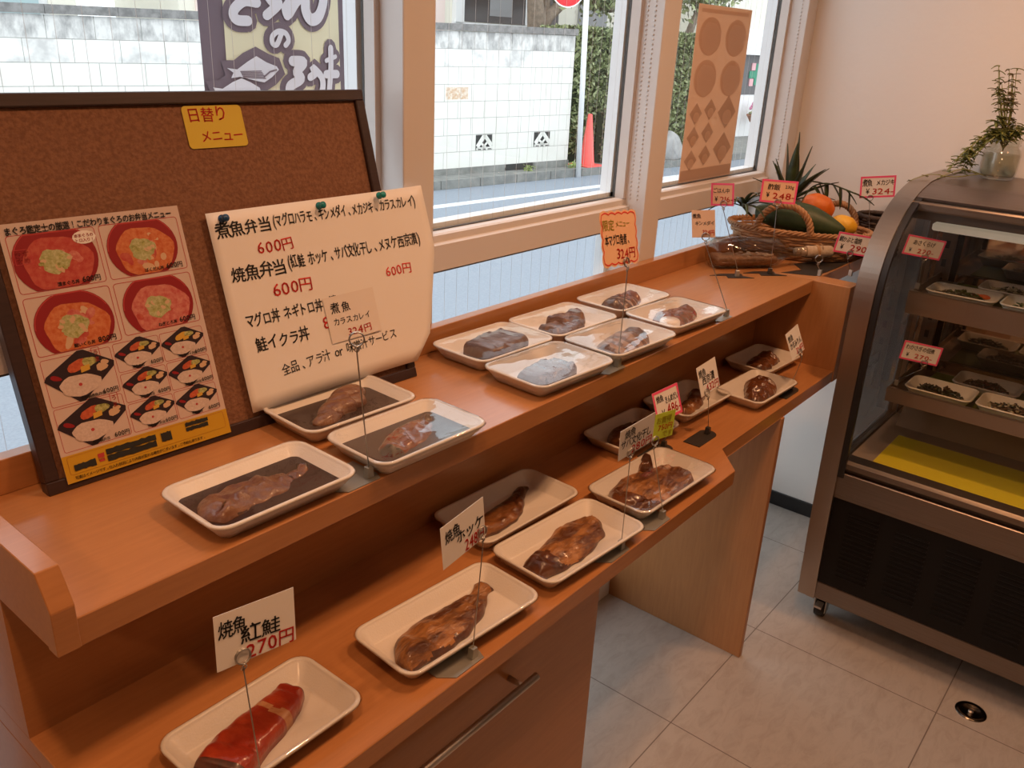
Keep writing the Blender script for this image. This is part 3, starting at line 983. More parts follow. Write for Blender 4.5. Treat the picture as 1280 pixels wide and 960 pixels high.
T('white foam tray of two stewed tuna lumps behind the scalloped sign wire', *Ff, LX, 0.146, -2, bulge=0.005, group=GT)
T('white foam tray of pale striped stewed fish at the foot of the scalloped sign', *G, LX, 0.142, -3, film=FILM2, bulge=0.004, group=GT)
T('white foam tray by the upstand, last of its row before the bottle', *Hh, LX, 0.136, -1.5, bulge=0.004, group=GT)
T('white foam tray of reddish stewed fish at the counter edge with a white glare', *I, LX, 0.142, -4, film=FILM2, bulge=0.002, group=GT)

GF = 'simmered fish on the upper level'
zb = 0.0062
fillet('simmered_fish', 'whole brown simmered fish with a dark tail', 'fish', (A[0], A[1] + 0.004, ZU + zb), -1,
       [(-0.082, -0.032), (-0.04, -0.006), (0.02, 0.002), (0.06, 0.004), (0.082, 0.016)], [0.010, 0.036, 0.032, 0.027, 0.014, 0.008, 0.013], [0.006, 0.020, 0.026, 0.024, 0.012, 0.006, 0.006],
       [0.012, 0.020, 0.021, 0.018, 0.012, 0.010, 0.014], [STEW, TAIL, STEW_D], lambda s, t, n: 1 if s > 0.86 else (2 if (t > 0.86 + n * 0.1) else 0), seed=1, amp=0.0028, freq=55, group=GF)
bm = MB()
for k, (x, y, rx, ry, rz) in enumerate(((0.035, 0.026, .034, .020, .019), (0.010, 0.014, .026, .019, .018), (-0.012, 0.002, .028, .020, .016), (0.006, -0.004, .022, .016, .016), (-0.042, -0.016, .026, .015, .012), (0.030, 0.004, .022, .017, .015), (-0.030, -0.002, .018, .016, .014))):
    bm.ico((x, y, rz * 0.55), 1.0, STEW, 3, (rx, ry, rz))
for v in bm.b.verts:
    d = noise.noise(v.co * 70) * 0.0028
    v.co.x += d; v.co.y -= d; v.co.z = max(0.0, v.co.z + d)
o = bm.build('simmered_roe', loc=(B[0], B[1], ZU + zb), rot=(0, 0, 0))
tag(o, 'lumpy brown simmered fish roe lying in dark sauce', 'fish', GF)
fillet('simmered_fish', 'simmered fish piece partly hidden by sky reflections in its film', 'fish', (Cc[0], Cc[1], ZU + zb), 2,
       [(-0.062, -0.026), (-0.03, -0.006), (0.02, 0.010), (0.055, 0.022), (0.074, 0.030)], [0.010, 0.024, 0.024, 0.014, 0.008], [0.008, 0.022, 0.028, 0.016, 0.006],
       [0.010, 0.020, 0.020, 0.014, 0.008], [STEW_R, STEW_D, TAIL], lambda s, t, n: 2 if s < 0.10 else (1 if s > 0.72 or t < 0.12 else 0), seed=3, amp=0.0026, freq=48, group=GF)
fillet('stewed_tuna_block', 'square grey-brown block of stewed tuna with a small dent', 'fish', (D[0] + 0.004, D[1] - 0.002, ZU + 0.004), 3,
       [(-0.056, -0.004), (0.0, 0.0), (0.058, 0.002)], [0.030, 0.034, 0.033, 0.028], [0.028, 0.033, 0.033, 0.031], [0.022, 0.0245, 0.024, 0.021], [STEW_G], boxy=3.2, seed=4, amp=0.0016, freq=60, group=GF, ends=0.92)
fillet('stewed_tuna_block', 'dark stewed tuna chunk under creased shiny film', 'fish', (Ee[0] - 0.022, Ee[1] - 0.010, ZU + 0.004), -4,
       [(-0.052, -0.010), (0.0, 0.0), (0.058, 0.008)], [0.026, 0.032, 0.028, 0.020], [0.022, 0.026, 0.028, 0.022], [0.018, 0.022, 0.022, 0.018], [STEW_G, STEW_D], lambda s, t, n: 1 if n > 0.25 else 0, boxy=2.4, seed=5, amp=0.0022, freq=50, group=GF, ends=0.85)
fo = fillet('stewed_tuna_lumps', 'two rounded stewed tuna lumps, one resting on the other', 'fish', (Ff[0], Ff[1], ZU + 0.004), 0,
       [(-0.072, -0.016), (-0.02, -0.012), (0.030, -0.016)], [0.022, 0.028, 0.028, 0.020], [0.020, 0.024, 0.024, 0.018], [0.018, 0.024, 0.024, 0.018], [STEW_G, STEW], lambda s, t, n: 1 if n > 0.2 else 0, boxy=1.6, seed=6, amp=0.002, group=GF, ends=0.6)
fillet('upper_lump', '', '', (0, 0, 0), 0, [(-0.022, 0.006), (0.02, 0.014), (0.066, 0.008)], [0.018, 0.025, 0.025, 0.018], [0.020, 0.026, 0.026, 0.018], [0.021, 0.028, 0.028, 0.020], [STEW], boxy=1.6, seed=7, amp=0.002, parent=fo, ends=0.6)
def stripes(s, t, n):
    return 1 if (int((s + 0.08 * n) * 15) % 3 == 0) else 0
fillet('striped_stewed_fish', 'stewed fish slice with broad pale stripes', 'fish', (G[0] - 0.004, G[1] - 0.004, ZU + 0.004), 0,
       [(-0.070, -0.012), (-0.01, 0.0), (0.05, 0.006), (0.076, 0.006)], [0.020, 0.034, 0.034, 0.022], [0.020, 0.034, 0.034, 0.020], [0.014, 0.026, 0.028, 0.016], [STEW_G, STRIPE, STEW_D], lambda s, t, n: 2 if s > 0.62 else (1 if int((s + 0.03 * n) * 17) % 3 != 0 else 0), seed=8, amp=0.0016, group=GF, ns=44)
fillet('striped_stewed_fish', 'round striped stewed fish slice beside the upstand', 'fish', (Hh[0], Hh[1], ZU + 0.004), 0,
       [(-0.066, -0.008), (0.0, 0.006), (0.070, 0.014)], [0.018, 0.032, 0.032, 0.016], [0.018, 0.032, 0.030, 0.014], [0.018, 0.029, 0.026, 0.013], [STEW_R, STRIPE, STEW_D], lambda s, t, n: 1 if (0.12 < s < 0.60 and int((s + 0.03 * n) * 16) % 3 == 0) else (0 if s > 0.5 else 2), seed=9, amp=0.0018, group=GF, ns=40)
fo = fillet('stewed_fish_chunk', 'reddish-brown stewed fish chunk with a pale round daikon slice', 'fish', (I[0], I[1], ZU + 0.004), 2,
       [(-0.044, 0.004), (0.0, 0.010), (0.044, 0.008), (0.076, 0.006)], [0.022, 0.032, 0.028, 0.018], [0.024, 0.034, 0.030, 0.016], [0.014, 0.027, 0.022, 0.014], [STEW_R, STEW_D], lambda s, t, n: 1 if n > 0.22 else 0, seed=10, amp=0.0026, group=GF)
MB().lathe([(0.0005, 0.0), (0.021, 0.0), (0.022, 0.004), (0.022, 0.017), (0.0195, 0.021), (0.0005, 0.0215)], mat('white_daikon', (0.80, 0.76, 0.70), 0.25, coat=0.5), 24).build('daikon_slice', fo, loc=(-0.056, -0.014, 0.0))

# lower level
J_ = (0.189, -0.394, ZL); K = (0.492, -0.416, ZL); L_ = (0.781, -0.424, ZL); Mm = (0.796, -0.274, ZL); N_ = (1.068, -0.416, ZL)
O_ = (1.236, -0.262, ZL); P_ = (1.486, -0.262, ZL); Q_ = (1.684, -0.352, ZL); R__ = (1.896, -0.272, ZL)
GL = 'foam trays of grilled fish on the lower shelf'
T('white foam tray of red grilled salmon under the upper level corner block', *J_, LX, 0.132, 0.5, film=FILM2, group=GL)
T('long white foam tray of golden grilled fish above the cabinet bar handle', *K, 0.266, 0.132, -3.5, group=GL)
T('long white foam tray at the shelf edge beside the whole butterflied fish tray', *L_, 0.262, 0.140, -3.5, group=GL)
T('long white foam tray of a thin grilled fish slice in shade against the riser', *Mm, 0.264, 0.138, -2, group=GL)
T('long white foam tray of a big butterflied fish at the shelf notch', *N_, 0.266, 0.140, -2, film=FILM2, bulge=0.004, group=GL)
T('white foam tray half hidden behind the pink-bordered price card on the lower shelf', *O_, LX, 0.128, -2, group=GL)
T('white foam tray of a charred fish strip in shade against the riser', *P_, LX, 0.135, -2, group=GL)
T('white foam tray of a triangular grilled fish collar on the narrow shelf end', *Q_, 0.222, 0.128, -2, group=GL)
T('white foam tray tucked into the back corner beside the counter end panel', *R__, 0.205, 0.138, -3, group=GL)

GG = 'grilled fish on the lower shelf'
so_ = fillet('grilled_salmon', 'red grilled salmon slice with charred skin and a pale fat band', 'fish', (J_[0], J_[1], ZL + 0.0042), 0.5,
       [(-0.078, -0.020), (-0.04, -0.002), (0.01, 0.010), (0.048, 0.022), (0.066, 0.028)], [0.026, 0.026, 0.022, 0.018, 0.014], [0.030, 0.028, 0.024, 0.018, 0.012],
       [0.022, 0.024, 0.022, 0.018, 0.013], [SALMON, SALMON_SKIN, SALMON_FAT], lambda s, t, n: 1 if (t < 0.16 or s < 0.045 or s > 0.90) else (2 if 0.50 < s + 0.02 * n < 0.57 else 0), boxy=2.2, seed=11, amp=0.0009, freq=60, group=GG, ns=56, ends=0.8)
edge = lambda s, t, n: 1 if (t < 0.10 + 0.08 * n or t > 0.90 + 0.08 * n or s > 0.93 or s < 0.04) else 0
fillet('grilled_atka_mackerel', 'golden grilled half fish with its tail at the steel plate end', 'fish', (K[0], K[1], ZL + 0.0042), -3.5,
       [(-0.108, -0.024), (-0.06, -0.010), (0.0, -0.002), (0.055, 0.010), (0.088, 0.024), (0.102, 0.030)], [0.008, 0.030, 0.030, 0.024, 0.014, 0.009, 0.013], [0.010, 0.024, 0.026, 0.022, 0.014, 0.008, 0.011],
       [0.012, 0.022, 0.023, 0.019, 0.014, 0.010, 0.011], [GRILL2, CHAR], lambda s, t, n: 1 if (s > 0.90 or (t > 0.80 + 0.15 * n and s < 0.62)) else 0, seed=12, amp=0.0026, freq=42, group=GG, ridge=0.0006, rfreq=24)
fillet('grilled_atka_mackerel', 'golden grilled fish half with a dark glossy collar', 'fish', (L_[0], L_[1], ZL + 0.0042), -3,
       [(-0.112, -0.006), (-0.06, 0.0), (0.0, 0.004), (0.06, 0.016), (0.104, 0.032)], [0.012, 0.022, 0.026, 0.034, 0.026, 0.004], [0.016, 0.026, 0.028, 0.030, 0.026, 0.004],
       [0.014, 0.022, 0.022, 0.021, 0.016, 0.006], [GRILL2, CHAR], lambda s, t, n: 1 if (s < 0.27 + 0.06 * n or t > 0.90 + 0.1 * n) else 0, seed=13, amp=0.0026, freq=42, group=GG, ridge=0.0006, rfreq=22)
fillet('grilled_fish_slice', 'thin dark grilled fish slice with a narrow pointed tail', 'fish', (Mm[0], Mm[1], ZL + 0.0042), -1,
       [(-0.100, -0.010), (-0.04, -0.006), (0.01, 0.002), (0.06, 0.024), (0.096, 0.040)], [0.010, 0.022, 0.024, 0.018, 0.010, 0.007], [0.012, 0.020, 0.020, 0.014, 0.008, 0.006],
       [0.010, 0.018, 0.018, 0.014, 0.010, 0.006], [GRILL, CHAR], lambda s, t, n: 1 if (s > 0.58 + 0.1 * n or t > 0.86) else 0, seed=14, amp=0.0022, freq=46, group=GG)
sb_ = fillet('butterflied_mackerel', 'big butterflied mackerel spread open with a raised tail fin', 'fish', (N_[0], N_[1], ZL + 0.0042), -2,
       [(-0.114, -0.018), (-0.06, -0.006), (0.0, -0.002), (0.06, -0.004), (0.094, -0.004)], [0.022, 0.046, 0.050, 0.044, 0.030, 0.008], [0.018, 0.036, 0.044, 0.046, 0.040, 0.012],
       [0.014, 0.021, 0.0235, 0.023, 0.017, 0.008], [GRILL2, CHAR, DARKG], lambda s, t, n: 2 if s < 0.22 + 0.05 * n else (1 if (t > 0.84 + 0.12 * n or s > 0.88) else 0), seed=15, amp=0.0040, freq=34, group=GG, ns=60, nt=27, boxy=1.5)
fillet('tail_fin', '', '', (0, 0, 0), 0, [(0.020, 0.030), (0.040, 0.046), (0.056, 0.050)], [0.012, 0.009, 0.014], [0.012, 0.009, 0.012], [0.026, 0.024, 0.030], [GRILL, CHAR], lambda s, t, n: 1 if s > 0.6 else 0, seed=16, amp=0.002, parent=sb_)
fillet('grilled_sea_bream', 'dark grilled fish seen behind the white and pink price cards', 'fish', (O_[0] - 0.012, O_[1], ZL + 0.0042), -2,
       [(-0.060, -0.012), (-0.01, 0.0), (0.05, 0.006), (0.068, 0.010)], [0.010, 0.034, 0.030, 0.010], [0.012, 0.028, 0.026, 0.010], [0.012, 0.025, 0.022, 0.010], [GRILL, CHAR], edge, seed=17, amp=0.0026, group=GG)
fillet('grilled_fish_strip', 'charred grilled fish strip with a black tail end', 'fish', (P_[0], P_[1], ZL + 0.0042), -2,
       [(-0.068, -0.018), (-0.02, -0.012), (0.03, -0.006), (0.074, 0.014)], [0.010, 0.016, 0.014, 0.016], [0.012, 0.016, 0.014, 0.014], [0.012, 0.018, 0.016, 0.018], [GRILL, CHAR], lambda s, t, n: 1 if s > 0.62 + 0.05 * n else 0, seed=18, amp=0.0024, group=GG)
fillet('grilled_fish_collar', 'triangular dark brown grilled fish collar', 'fish', (Q_[0], Q_[1], ZL + 0.0042), -2,
       [(-0.068, -0.020), (-0.02, -0.004), (0.03, 0.006), (0.058, 0.008)], [0.006, 0.016, 0.026, 0.034, 0.012], [0.008, 0.022, 0.030, 0.034, 0.020], [0.010, 0.022, 0.030, 0.036, 0.018], [DARKG, CHAR], edge, seed=19, amp=0.0030, freq=50, group=GG)
fillet('grilled_fish_slice', 'flat dark grilled fish piece in the back corner tray', 'fish', (R__[0], R__[1], ZL + 0.0042), -3,
       [(-0.064, -0.014), (0.0, 0.002), (0.062, 0.008)], [0.012, 0.026, 0.028, 0.020], [0.012, 0.022, 0.024, 0.022], [0.014, 0.022, 0.024, 0.018], [DARKG, CHAR], edge, seed=20, amp=0.0026, group=GG)

# ------------------------------------------------------------------ price cards and their wire stands
CG = 'handwritten price cards'
def price_card(label, c, yaw, tilt, roll, w, h, style, lines, jit=0.06, name='price_card', cat='price card', group=CG):
    M = face_matrix(c, R(yaw), R(tilt), R(roll))
    t = thing(name, label, cat, group=group, matrix=M)
    base = {'white': PAPER, 'pink': PAPER, 'salmon': PAPER_O, 'salmonpink': PAPER_O, 'lime': PAPER_G, 'scallop': PAPER_O}[style]
    mb = MB()
    if style == 'scallop':
        pts = []
        nx_, ny_ = 5, 4
        def side(p, q, n, out):
            for i in range(n):
                for k in range(6):
                    u = (i + k / 6) / n
                    b = abs(math.sin(PI * k / 6)) * 0.0035
                    pts.append((p[0] + (q[0] - p[0]) * u + out[0] * b, p[1] + (q[1] - p[1]) * u + out[1] * b))
        e = 0.004
        side((-w / 2 + e, -h / 2 + e), (w / 2 - e, -h / 2 + e), nx_, (0, -1))
        side((w / 2 - e, -h / 2 + e), (w / 2 - e, h / 2 - e), ny_, (1, 0))
        side((w / 2 - e, h / 2 - e), (-w / 2 + e, h / 2 - e), nx_, (0, 1))
        side((-w / 2 + e, h / 2 - e), (-w / 2 + e, -h / 2 + e), ny_, (-1, 0))
        mb.prism(pts, base, 'z', -0.0004, 0.0)
        ribbon(mb, [(p[0] * 0.93, p[1] * 0.91) for p in pts], 0.0022, 0.0004, RED_INK, closed=True)
    else:
        mb.box((-w / 2, -h / 2, -0.0005), (w / 2, h / 2, 0.0), base)
    mb.build('card_sheet', t)
    if style in ('pink', 'salmonpink'):
        b = MB()
        e = h * 0.085
        for (x0, y0, x1, y1) in ((-w / 2, -h / 2, w / 2, -h / 2 + e), (-w / 2, h / 2 - e, w / 2, h / 2), (-w / 2, -h / 2 + e, -w / 2 + e, h / 2 - e), (w / 2 - e, -h / 2 + e, w / 2, h / 2 - e)):
            b.faces([(x0, y0, 0.0004), (x1, y0, 0.0004), (x1, y1, 0.0004), (x0, y1, 0.0004)], [(0, 1, 2, 3)], PINK)
        b.build('border', t, fix=False)
    tw = MB()
    for (s, x, y, sz, ink, sx) in lines:
        n_ = sum(1.0 if ord(c_) > 0x2000 else 0.62 for c_ in s)
        width = min(n_ * sz * h * sx * 0.95, (0.475 - x) * w)
        write_fit(tw, s, x * w, y * h, sz * h, width, ink, jit=jit, bold=0.018)
    tw.build('lettering', t, fix=False)
    return M

SG = 'wire price-card stands'
def stand(label, foot, M, rx, ry, w, h, plate='bent', rot=0.0, ring=0.0085, wire=0.0008, block=None, pull=0.0):
    """base plate, clamp block, wire and ring clip that carries the card"""
    f = Vector(foot)
    t = thing('card_stand', label, 'card stand', f, R(rot), SG)
    inv = t.matrix_basis.inverted()
    pb_ = MB()
    if plate == 'bent':
        pb_.prism([(-0.064, 0.008), (-0.046, -0.012), (0.010, -0.012), (0.016, 0.002), (0.016, 0.052), (-0.064, 0.052)], PLATE, 'z', 0.0004, 0.0016)
    elif plate == 'round':
        pts = [(0.0, -0.020)] + [(0.020 * math.sin(a), -0.020 * math.cos(a)) for a in np.linspace(0.1, PI - 0.1, 12)] + [(-0.075, 0.020), (-0.075, -0.020)]
        pb_.prism(pts, DARK_PLATE, 'z', 0.0004, 0.0020)
    elif plate == 'zig':
        pb_.prism([(-0.075, 0.000), (-0.028, 0.004), (-0.030, -0.020), (0.045, -0.012), (0.018, 0.006), (0.022, 0.030), (-0.020, 0.026), (-0.040, 0.022)], DARK_PLATE, 'z', 0.0004, 0.0016)
    if plate:
        pb_.build('base_plate', t)
    bk = MB()
    bmx = block or PLATE
    bk.prism([(-0.006, 0.0016), (0.006, 0.0016), (0.0045, 0.018), (-0.0045, 0.018)], bmx, 'y', -0.005, 0.005, bevel=0.0006)
    bk.build('clamp_block', t)
    top = M @ Vector((rx * w, ry * h - ring - 0.010, 0.0025))
    top2 = M @ Vector((rx * w, ry * h - ring, 0.0025))
    ctr_ = M @ Vector((rx * w, ry * h, 0.0025))
    s0 = f + Vector((0, 0, 0.017))
    mid = s0.lerp(top, 0.5) + Vector((0, 0, 0))
    wb_ = MB()
    wb_.tube([inv @ s0, inv @ mid, inv @ top, inv @ top2], wire, WIRE, 8)
    wb_.build('wire', t)
    rb = MB()
    for off in (0.0, 0.0020):
        pts = []
        for k in range(20):
            a = 2 * PI * k / 20
            pts.append(inv @ (M @ Vector((rx * w + ring * math.cos(a), ry * h + ring * math.sin(a), 0.0018 + off))))
        rb.tube(pts, wire * 0.95, WIRE, 6, closed=True)
    pts = []
    for k in range(14):
        a = 2 * PI * k / 14
        pts.append(inv @ (M @ Vector((rx * w + 0.003 * math.cos(a), ry * h - ring - 0.004 + 0.004 * math.sin(a), 0.0035 + 0.002 * math.sin(a)))))
    rb.tube(pts, wire * 0.9, WIRE, 6, closed=True)
    rb.build('ring_clip', t)
    return t

M = price_card('white price card for grilled red salmon standing over the salmon tray', (0.153, -0.449, 0.975), -94.7, 7.0, -4.4, 0.093, 0.063, 'white',
               [('焼魚、', -0.46, 0.08, 0.33, INK, 0.80), ('紅鮭', -0.20, -0.16, 0.34, INK, 1.15), ('270円', -0.15, -0.47, 0.32, RED_INK, 1.35)])
stand('wire stand in front of the red salmon tray', (0.128, -0.478, ZL), M, -0.20, -0.37, 0.093, 0.063, plate='bent', rot=0)
M = price_card('white price card reading 248 yen over the golden grilled fish', (0.458, -0.468, 0.964), -84.4, 3.6, 3.2, 0.093, 0.062, 'white',
               [('焼魚', -0.42, 0.06, 0.34, INK, 0.8), ('ホッケ', -0.18, -0.14, 0.34, INK, 1.0), ('248円', 0.0, -0.47, 0.36, RED_INK, 1.05)])
stand('wire stand in front of the golden grilled half fish above the bar handle', (0.467, -0.4835, ZL), M, 0.40, -0.30, 0.093, 0.062, plate='bent')
M = price_card('white price card for dried mackerel beside the lime note', (0.843, -0.494, 0.982), -96.7, -4.9, 7.4, 0.087, 0.057, 'white',
               [('焼魚', -0.36, 0.16, 0.30, INK, 0.8), ('サバ文化干し', -0.46, -0.14, 0.32, INK, 0.74), ('280円', -0.14, -0.46, 0.32, RED_INK, 1.1)])
stand('wire stand at the shelf edge beside the tray with the dark glossy collar', (0.845, -0.486, ZL), M, -0.18, -0.40, 0.087, 0.057, plate='bent')
M = price_card('small lime green note with red and olive writing', (0.971, -0.474, 0.954), -100.6, 0.1, -2.0, 0.054, 0.050, 'lime',
               [('お買得', -0.42, 0.12, 0.28, GOLD_INK, 1.0), ('750円', -0.30, -0.16, 0.26, RED_INK, 1.1), ('です', -0.05, -0.44, 0.26, GOLD_INK, 1.2)], name='lime_note', cat='note')
stand('wire stand in front of the butterflied mackerel tray', (0.984, -0.486, ZL), M, -0.40, -0.48, 0.054, 0.050, plate='bent')
M = price_card('pink-bordered price card reading 486 yen above the lime note', (1.254, -0.330, 0.866), -95.7, 20, 2.0, 0.092, 0.066, 'pink',
               [('焼魚', -0.38, 0.14, 0.24, INK, 0.8), ('きんめだい', -0.08, 0.02, 0.27, INK, 0.66), ('¥', -0.28, -0.40, 0.32, INK, 1.0), ('486-', -0.06, -0.36, 0.40, RED_INK, 1.1)])
stand('dark-plated wire stand behind the butterflied mackerel tray', (1.246, -0.338, ZL), M, -0.10, -0.44, 0.092, 0.066, plate='round', block=DARK_PLATE, rot=0)
M = price_card('white price card for miso-marinated fish beside the charred strip', (1.374, -0.359, 0.901), -93.6, 16.4, 5.8, 0.080, 0.067, 'white',
               [('焼魚', -0.44, 0.14, 0.28, INK, 0.8), ('西京漬', -0.34, -0.14, 0.32, INK, 0.85), ('432円', -0.22, -0.44, 0.30, RED_INK, 1.05)])
stand('wire stand on a dark rounded plate near the shelf notch', (1.381, -0.373, ZL), M, -0.24, -0.44, 0.080, 0.067, plate='round', block=DARK_PLATE)
M = price_card('white price card in front of the counter end panel', (1.776, -0.394, 0.895), -92.2, 21.7, 8.6, 0.078, 0.069, 'white',
               [('焼魚', -0.42, 0.14, 0.26, INK, 0.8), ('かまみりん', -0.40, -0.14, 0.28, INK, 0.72), ('324円', -0.10, -0.44, 0.28, RED_INK, 0.95)])
stand('wire stand on a dark rounded plate by the fish collar tray', (1.789, -0.400, ZL), M, 0.10, -0.44, 0.078, 0.069, plate='round', block=DARK_PLATE)
M = price_card('scalloped salmon-pink sign with red edging reading 324 yen', (1.031, -0.311, 1.248), -87.6, 14, -4.7, 0.128, 0.100, 'scallop',
               [('限定', -0.43, 0.16, 0.20, GOLD_INK, 1.0), ('メニュー', -0.10, 0.20, 0.13, GOLD_INK, 1.0), ('本マグロ角煮、', -0.40, -0.10, 0.21, INK, 0.62), ('324円', -0.12, -0.36, 0.22, RED_INK, 1.1)], cat='price sign')
stand('tall wire stand holding the scalloped sign', (1.048, -0.322, ZU), M, 0.10, -0.44, 0.128, 0.100, plate='bent', wire=0.0010)
M = price_card('plain salmon-coloured price card without border near the bottle', (1.479, -0.248, 1.207), -165, -2, 8, 0.052, 0.061, 'salmon',
               [('煮魚', -0.46, 0.22, 0.18, INK, 0.9), ('キンメダイ', -0.36, -0.04, 0.17, INK, 0.9), ('324円', -0.05, -0.40, 0.22, RED_INK, 0.9)])
stand('wire stand at the upper edge beside the reddish stewed fish tray', (1.512, -0.318, ZU), M, 0.10, -0.46, 0.052, 0.061, plate='bent', wire=0.0010)
M = price_card('pink-bordered salmon card for plain rice over the bottle base', (1.851, -0.108, 1.215), -172, -1.6, 6, 0.062, 0.059, 'salmonpink',
               [('ごはん中', -0.40, 0.08, 0.24, INK, 0.82), ('¥', -0.34, -0.30, 0.27, INK, 1.0), ('216-', -0.10, -0.32, 0.30, RED_INK, 1.0)])
stand('wire stand on a zigzag plate by the bottle base', (1.879, -0.169, ZU), M, 0.08, -0.40, 0.062, 0.059, plate='zig', rot=-48, wire=0.0010)
M = price_card('pink-bordered card for vinegared rice reading 248 yen', (1.973, -0.210, 1.225), -151, 3.1, -0.5, 0.093, 0.060, 'salmonpink',
               [('酢飯', -0.32, 0.08, 0.28, INK, 1.0), ('230g', 0.16, 0.16, 0.18, INK, 0.9), ('¥', -0.34, -0.26, 0.28, INK, 1.0), ('248-', -0.16, -0.32, 0.34, RED_INK, 1.4)])
stand('wire stand on a zigzag plate in front of the bottle neck', (1.977, -0.220, ZU), M, 0.02, -0.46, 0.093, 0.060, plate='zig', rot=-48, block=DARK_PLATE, wire=0.0010)
M = price_card('pink-bordered white card for swordfish reading 324 yen by the far wall', (2.42, -0.330, 1.213), -146.8, 1.6, 6.1, 0.101, 0.063, 'pink',
               [('煮魚', -0.44, 0.06, 0.36, INK, 0.66), ('メカジキ', -0.06, 0.08, 0.30, INK, 0.80), ('¥', -0.34, -0.32, 0.32, INK, 1.0), ('324-', -0.16, -0.34, 0.34, RED_INK, 1.5)])
stand('wire stand in front of the dark coiled basket', (2.395, -0.352, ZU), M, -0.20, -0.50, 0.101, 0.063, plate=None, wire=0.0010)
M = price_card('pink-bordered white card for salt-grilled fish head beside the showcase frame', (2.139, -0.381, 1.089), -137.9, -3.2, -7.4, 0.107, 0.057, 'pink',
               [('鯛かぶと塩焼', -0.44, 0.08, 0.30, INK, 0.66), ('¥', -0.36, -0.30, 0.30, INK, 1.0), ('290-', -0.10, -0.32, 0.36, RED_INK, 1.5)])
st = stand('wire stand with a bright clamp block on the end panel top', (2.139, -0.386, ZU), M, -0.05, -0.45, 0.107, 0.057, plate=None, wire=0.0010, block=STEEL_D)
Mr = face_matrix((0.4185, -0.310, 1.2026), R(-125), 0, 0)
stand('tall empty ring clip stand between the whole fish tray and its film-mirrored neighbour', (0.428, -0.318, ZU), Mr, 0.0, 0.0, 0.05, 0.05, plate='bent', wire=0.0010, ring=0.0095)
# the card-less clip and loose plates in the corner of the worktop
Me = face_matrix((2.060, -0.318, 1.050), R(-140), 0, 0)
stand('empty ring clip stand in front of the cork stopper', (2.072, -0.324, ZU), Me, 0.0, 0.0, 0.05, 0.05, plate=None, wire=0.0010, ring=0.010)
pl_ = MB().prism([(2.02, -0.235), (2.06, -0.318), (2.20, -0.325), (2.33, -0.326), (2.33, -0.27), (2.15, -0.22), (2.10, -0.262)], DARK_PLATE, 'z', ZU + 0.0004, ZU + 0.0014).build('base_plate')
tag(pl_, 'dark loose metal plate under the clip stands at the worktop end', 'plate')

# ------------------------------------------------------------------ bottle, baskets, fruit
BOTTLE = clear('bottle_glass', (0.86, 0.84, 0.80), 0.01, 1.5, gain=1.2, base=0.02)
SAND = mat('shell_sand', (0.45, 0.28, 0.19), 0.8, var=(0.30, 0.17, 0.11), vscale=140, bump=0.6, bscale=200)
CORKW = mat('pale_cork', (0.52, 0.40, 0.28), 0.8, var=(0.40, 0.29, 0.19), vscale=160)
TWINE = mat('twine', (0.45, 0.27, 0.13), 0.8)
p0, p1 = Vector((1.915, -0.066, ZU + 0.0435)), Vector((2.335, -0.392, ZU + 0.0435))
ax = (p1 - p0).normalized()
side = Vector((-ax.y, ax.x, 0))
BM_ = Matrix.Identity(4)
for i in range(3):
    BM_[i][0], BM_[i][1], BM_[i][2], BM_[i][3] = side[i], (0, 0, 1)[i], ax[i], p0[i]
bot = thing('message_bottle', 'clear glass bottle with shell sand lying in front of the wicker basket', 'bottle', matrix=BM_)
prof = [(0.0005, 0.004), (0.030, 0.0), (0.040, 0.002), (0.043, 0.010), (0.043, 0.185), (0.040, 0.200), (0.030, 0.216), (0.020, 0.232), (0.0155, 0.250), (0.0150, 0.285), (0.0165, 0.287), (0.0165, 0.293), (0.0125, 0.293), (0.0122, 0.250), (0.018, 0.230), (0.028, 0.213), (0.0375, 0.198), (0.0402, 0.184), (0.0402, 0.012), (0.030, 0.007), (0.0005, 0.007)]
MB().lathe(prof, BOTTLE, 32, cap=False).build('bottle_glass', bot)
sd = MB()
rg = []
for k in range(18):
    z = 0.014 + 0.178 * k / 17
    rr = 0.0385 * (1 if 0.02 < z < 0.18 else 0.92)
    lvl = -0.010 + 0.004 * noise.noise(Vector((z * 60, 1, 2)))
    a0 = math.asin(max(-1, min(1, lvl / rr)))
    ring = []
    for i in range(14):
        a = PI - a0 + (PI + 2 * a0) * i / 13
        ring.append((rr * math.cos(a), rr * math.sin(a), z))
    for i in range(1, 10):
        u = i / 10
        x = rr * math.cos(a0) * (1 - 2 * u)
        ring.append((x, lvl + 0.004 * noise.noise(Vector((x * 120, z * 120, 5))), z))
    rg.append(ring)
sd.rings(rg, SAND)
tag(sd.build('shell_sand', bot), kind='stuff')
sh = MB()
SHELL = mat('pale_shell', (0.62, 0.50, 0.42), 0.5)
for k in range(16):
    sh.ico((rnd.uniform(-.026, .026), -0.008 + rnd.uniform(0, .003), rnd.uniform(.09, .19)), rnd.uniform(.004, .008), SHELL, 1, (1, 0.5, 1.3))
tag(sh.build('shells', bot), kind='stuff')
MB().lathe([(0.0005, 0.262), (0.0115, 0.262), (0.0135, 0.293), (0.0165, 0.296), (0.0170, 0.372), (0.0150, 0.378), (0.0005, 0.378)], CORKW, 20, cap=False).build('cork_stopper', bot)
tw = MB()
for z in (0.326, 0.3295, 0.333):
    tw.tube([(0.0180 * math.cos(a), 0.0180 * math.sin(a), z + 0.001 * math.sin(2 * a)) for a in np.linspace(0, 2 * PI, 20, endpoint=False)], 0.0016, TWINE, 6, closed=True)
tw.tube([(0.0, 0.018, 0.330), (-0.006, 0.024, 0.336), (-0.012, 0.020, 0.340), (-0.014, 0.008, 0.342)], 0.0012, TWINE, 6)
tw.build('twine_tie', bot)

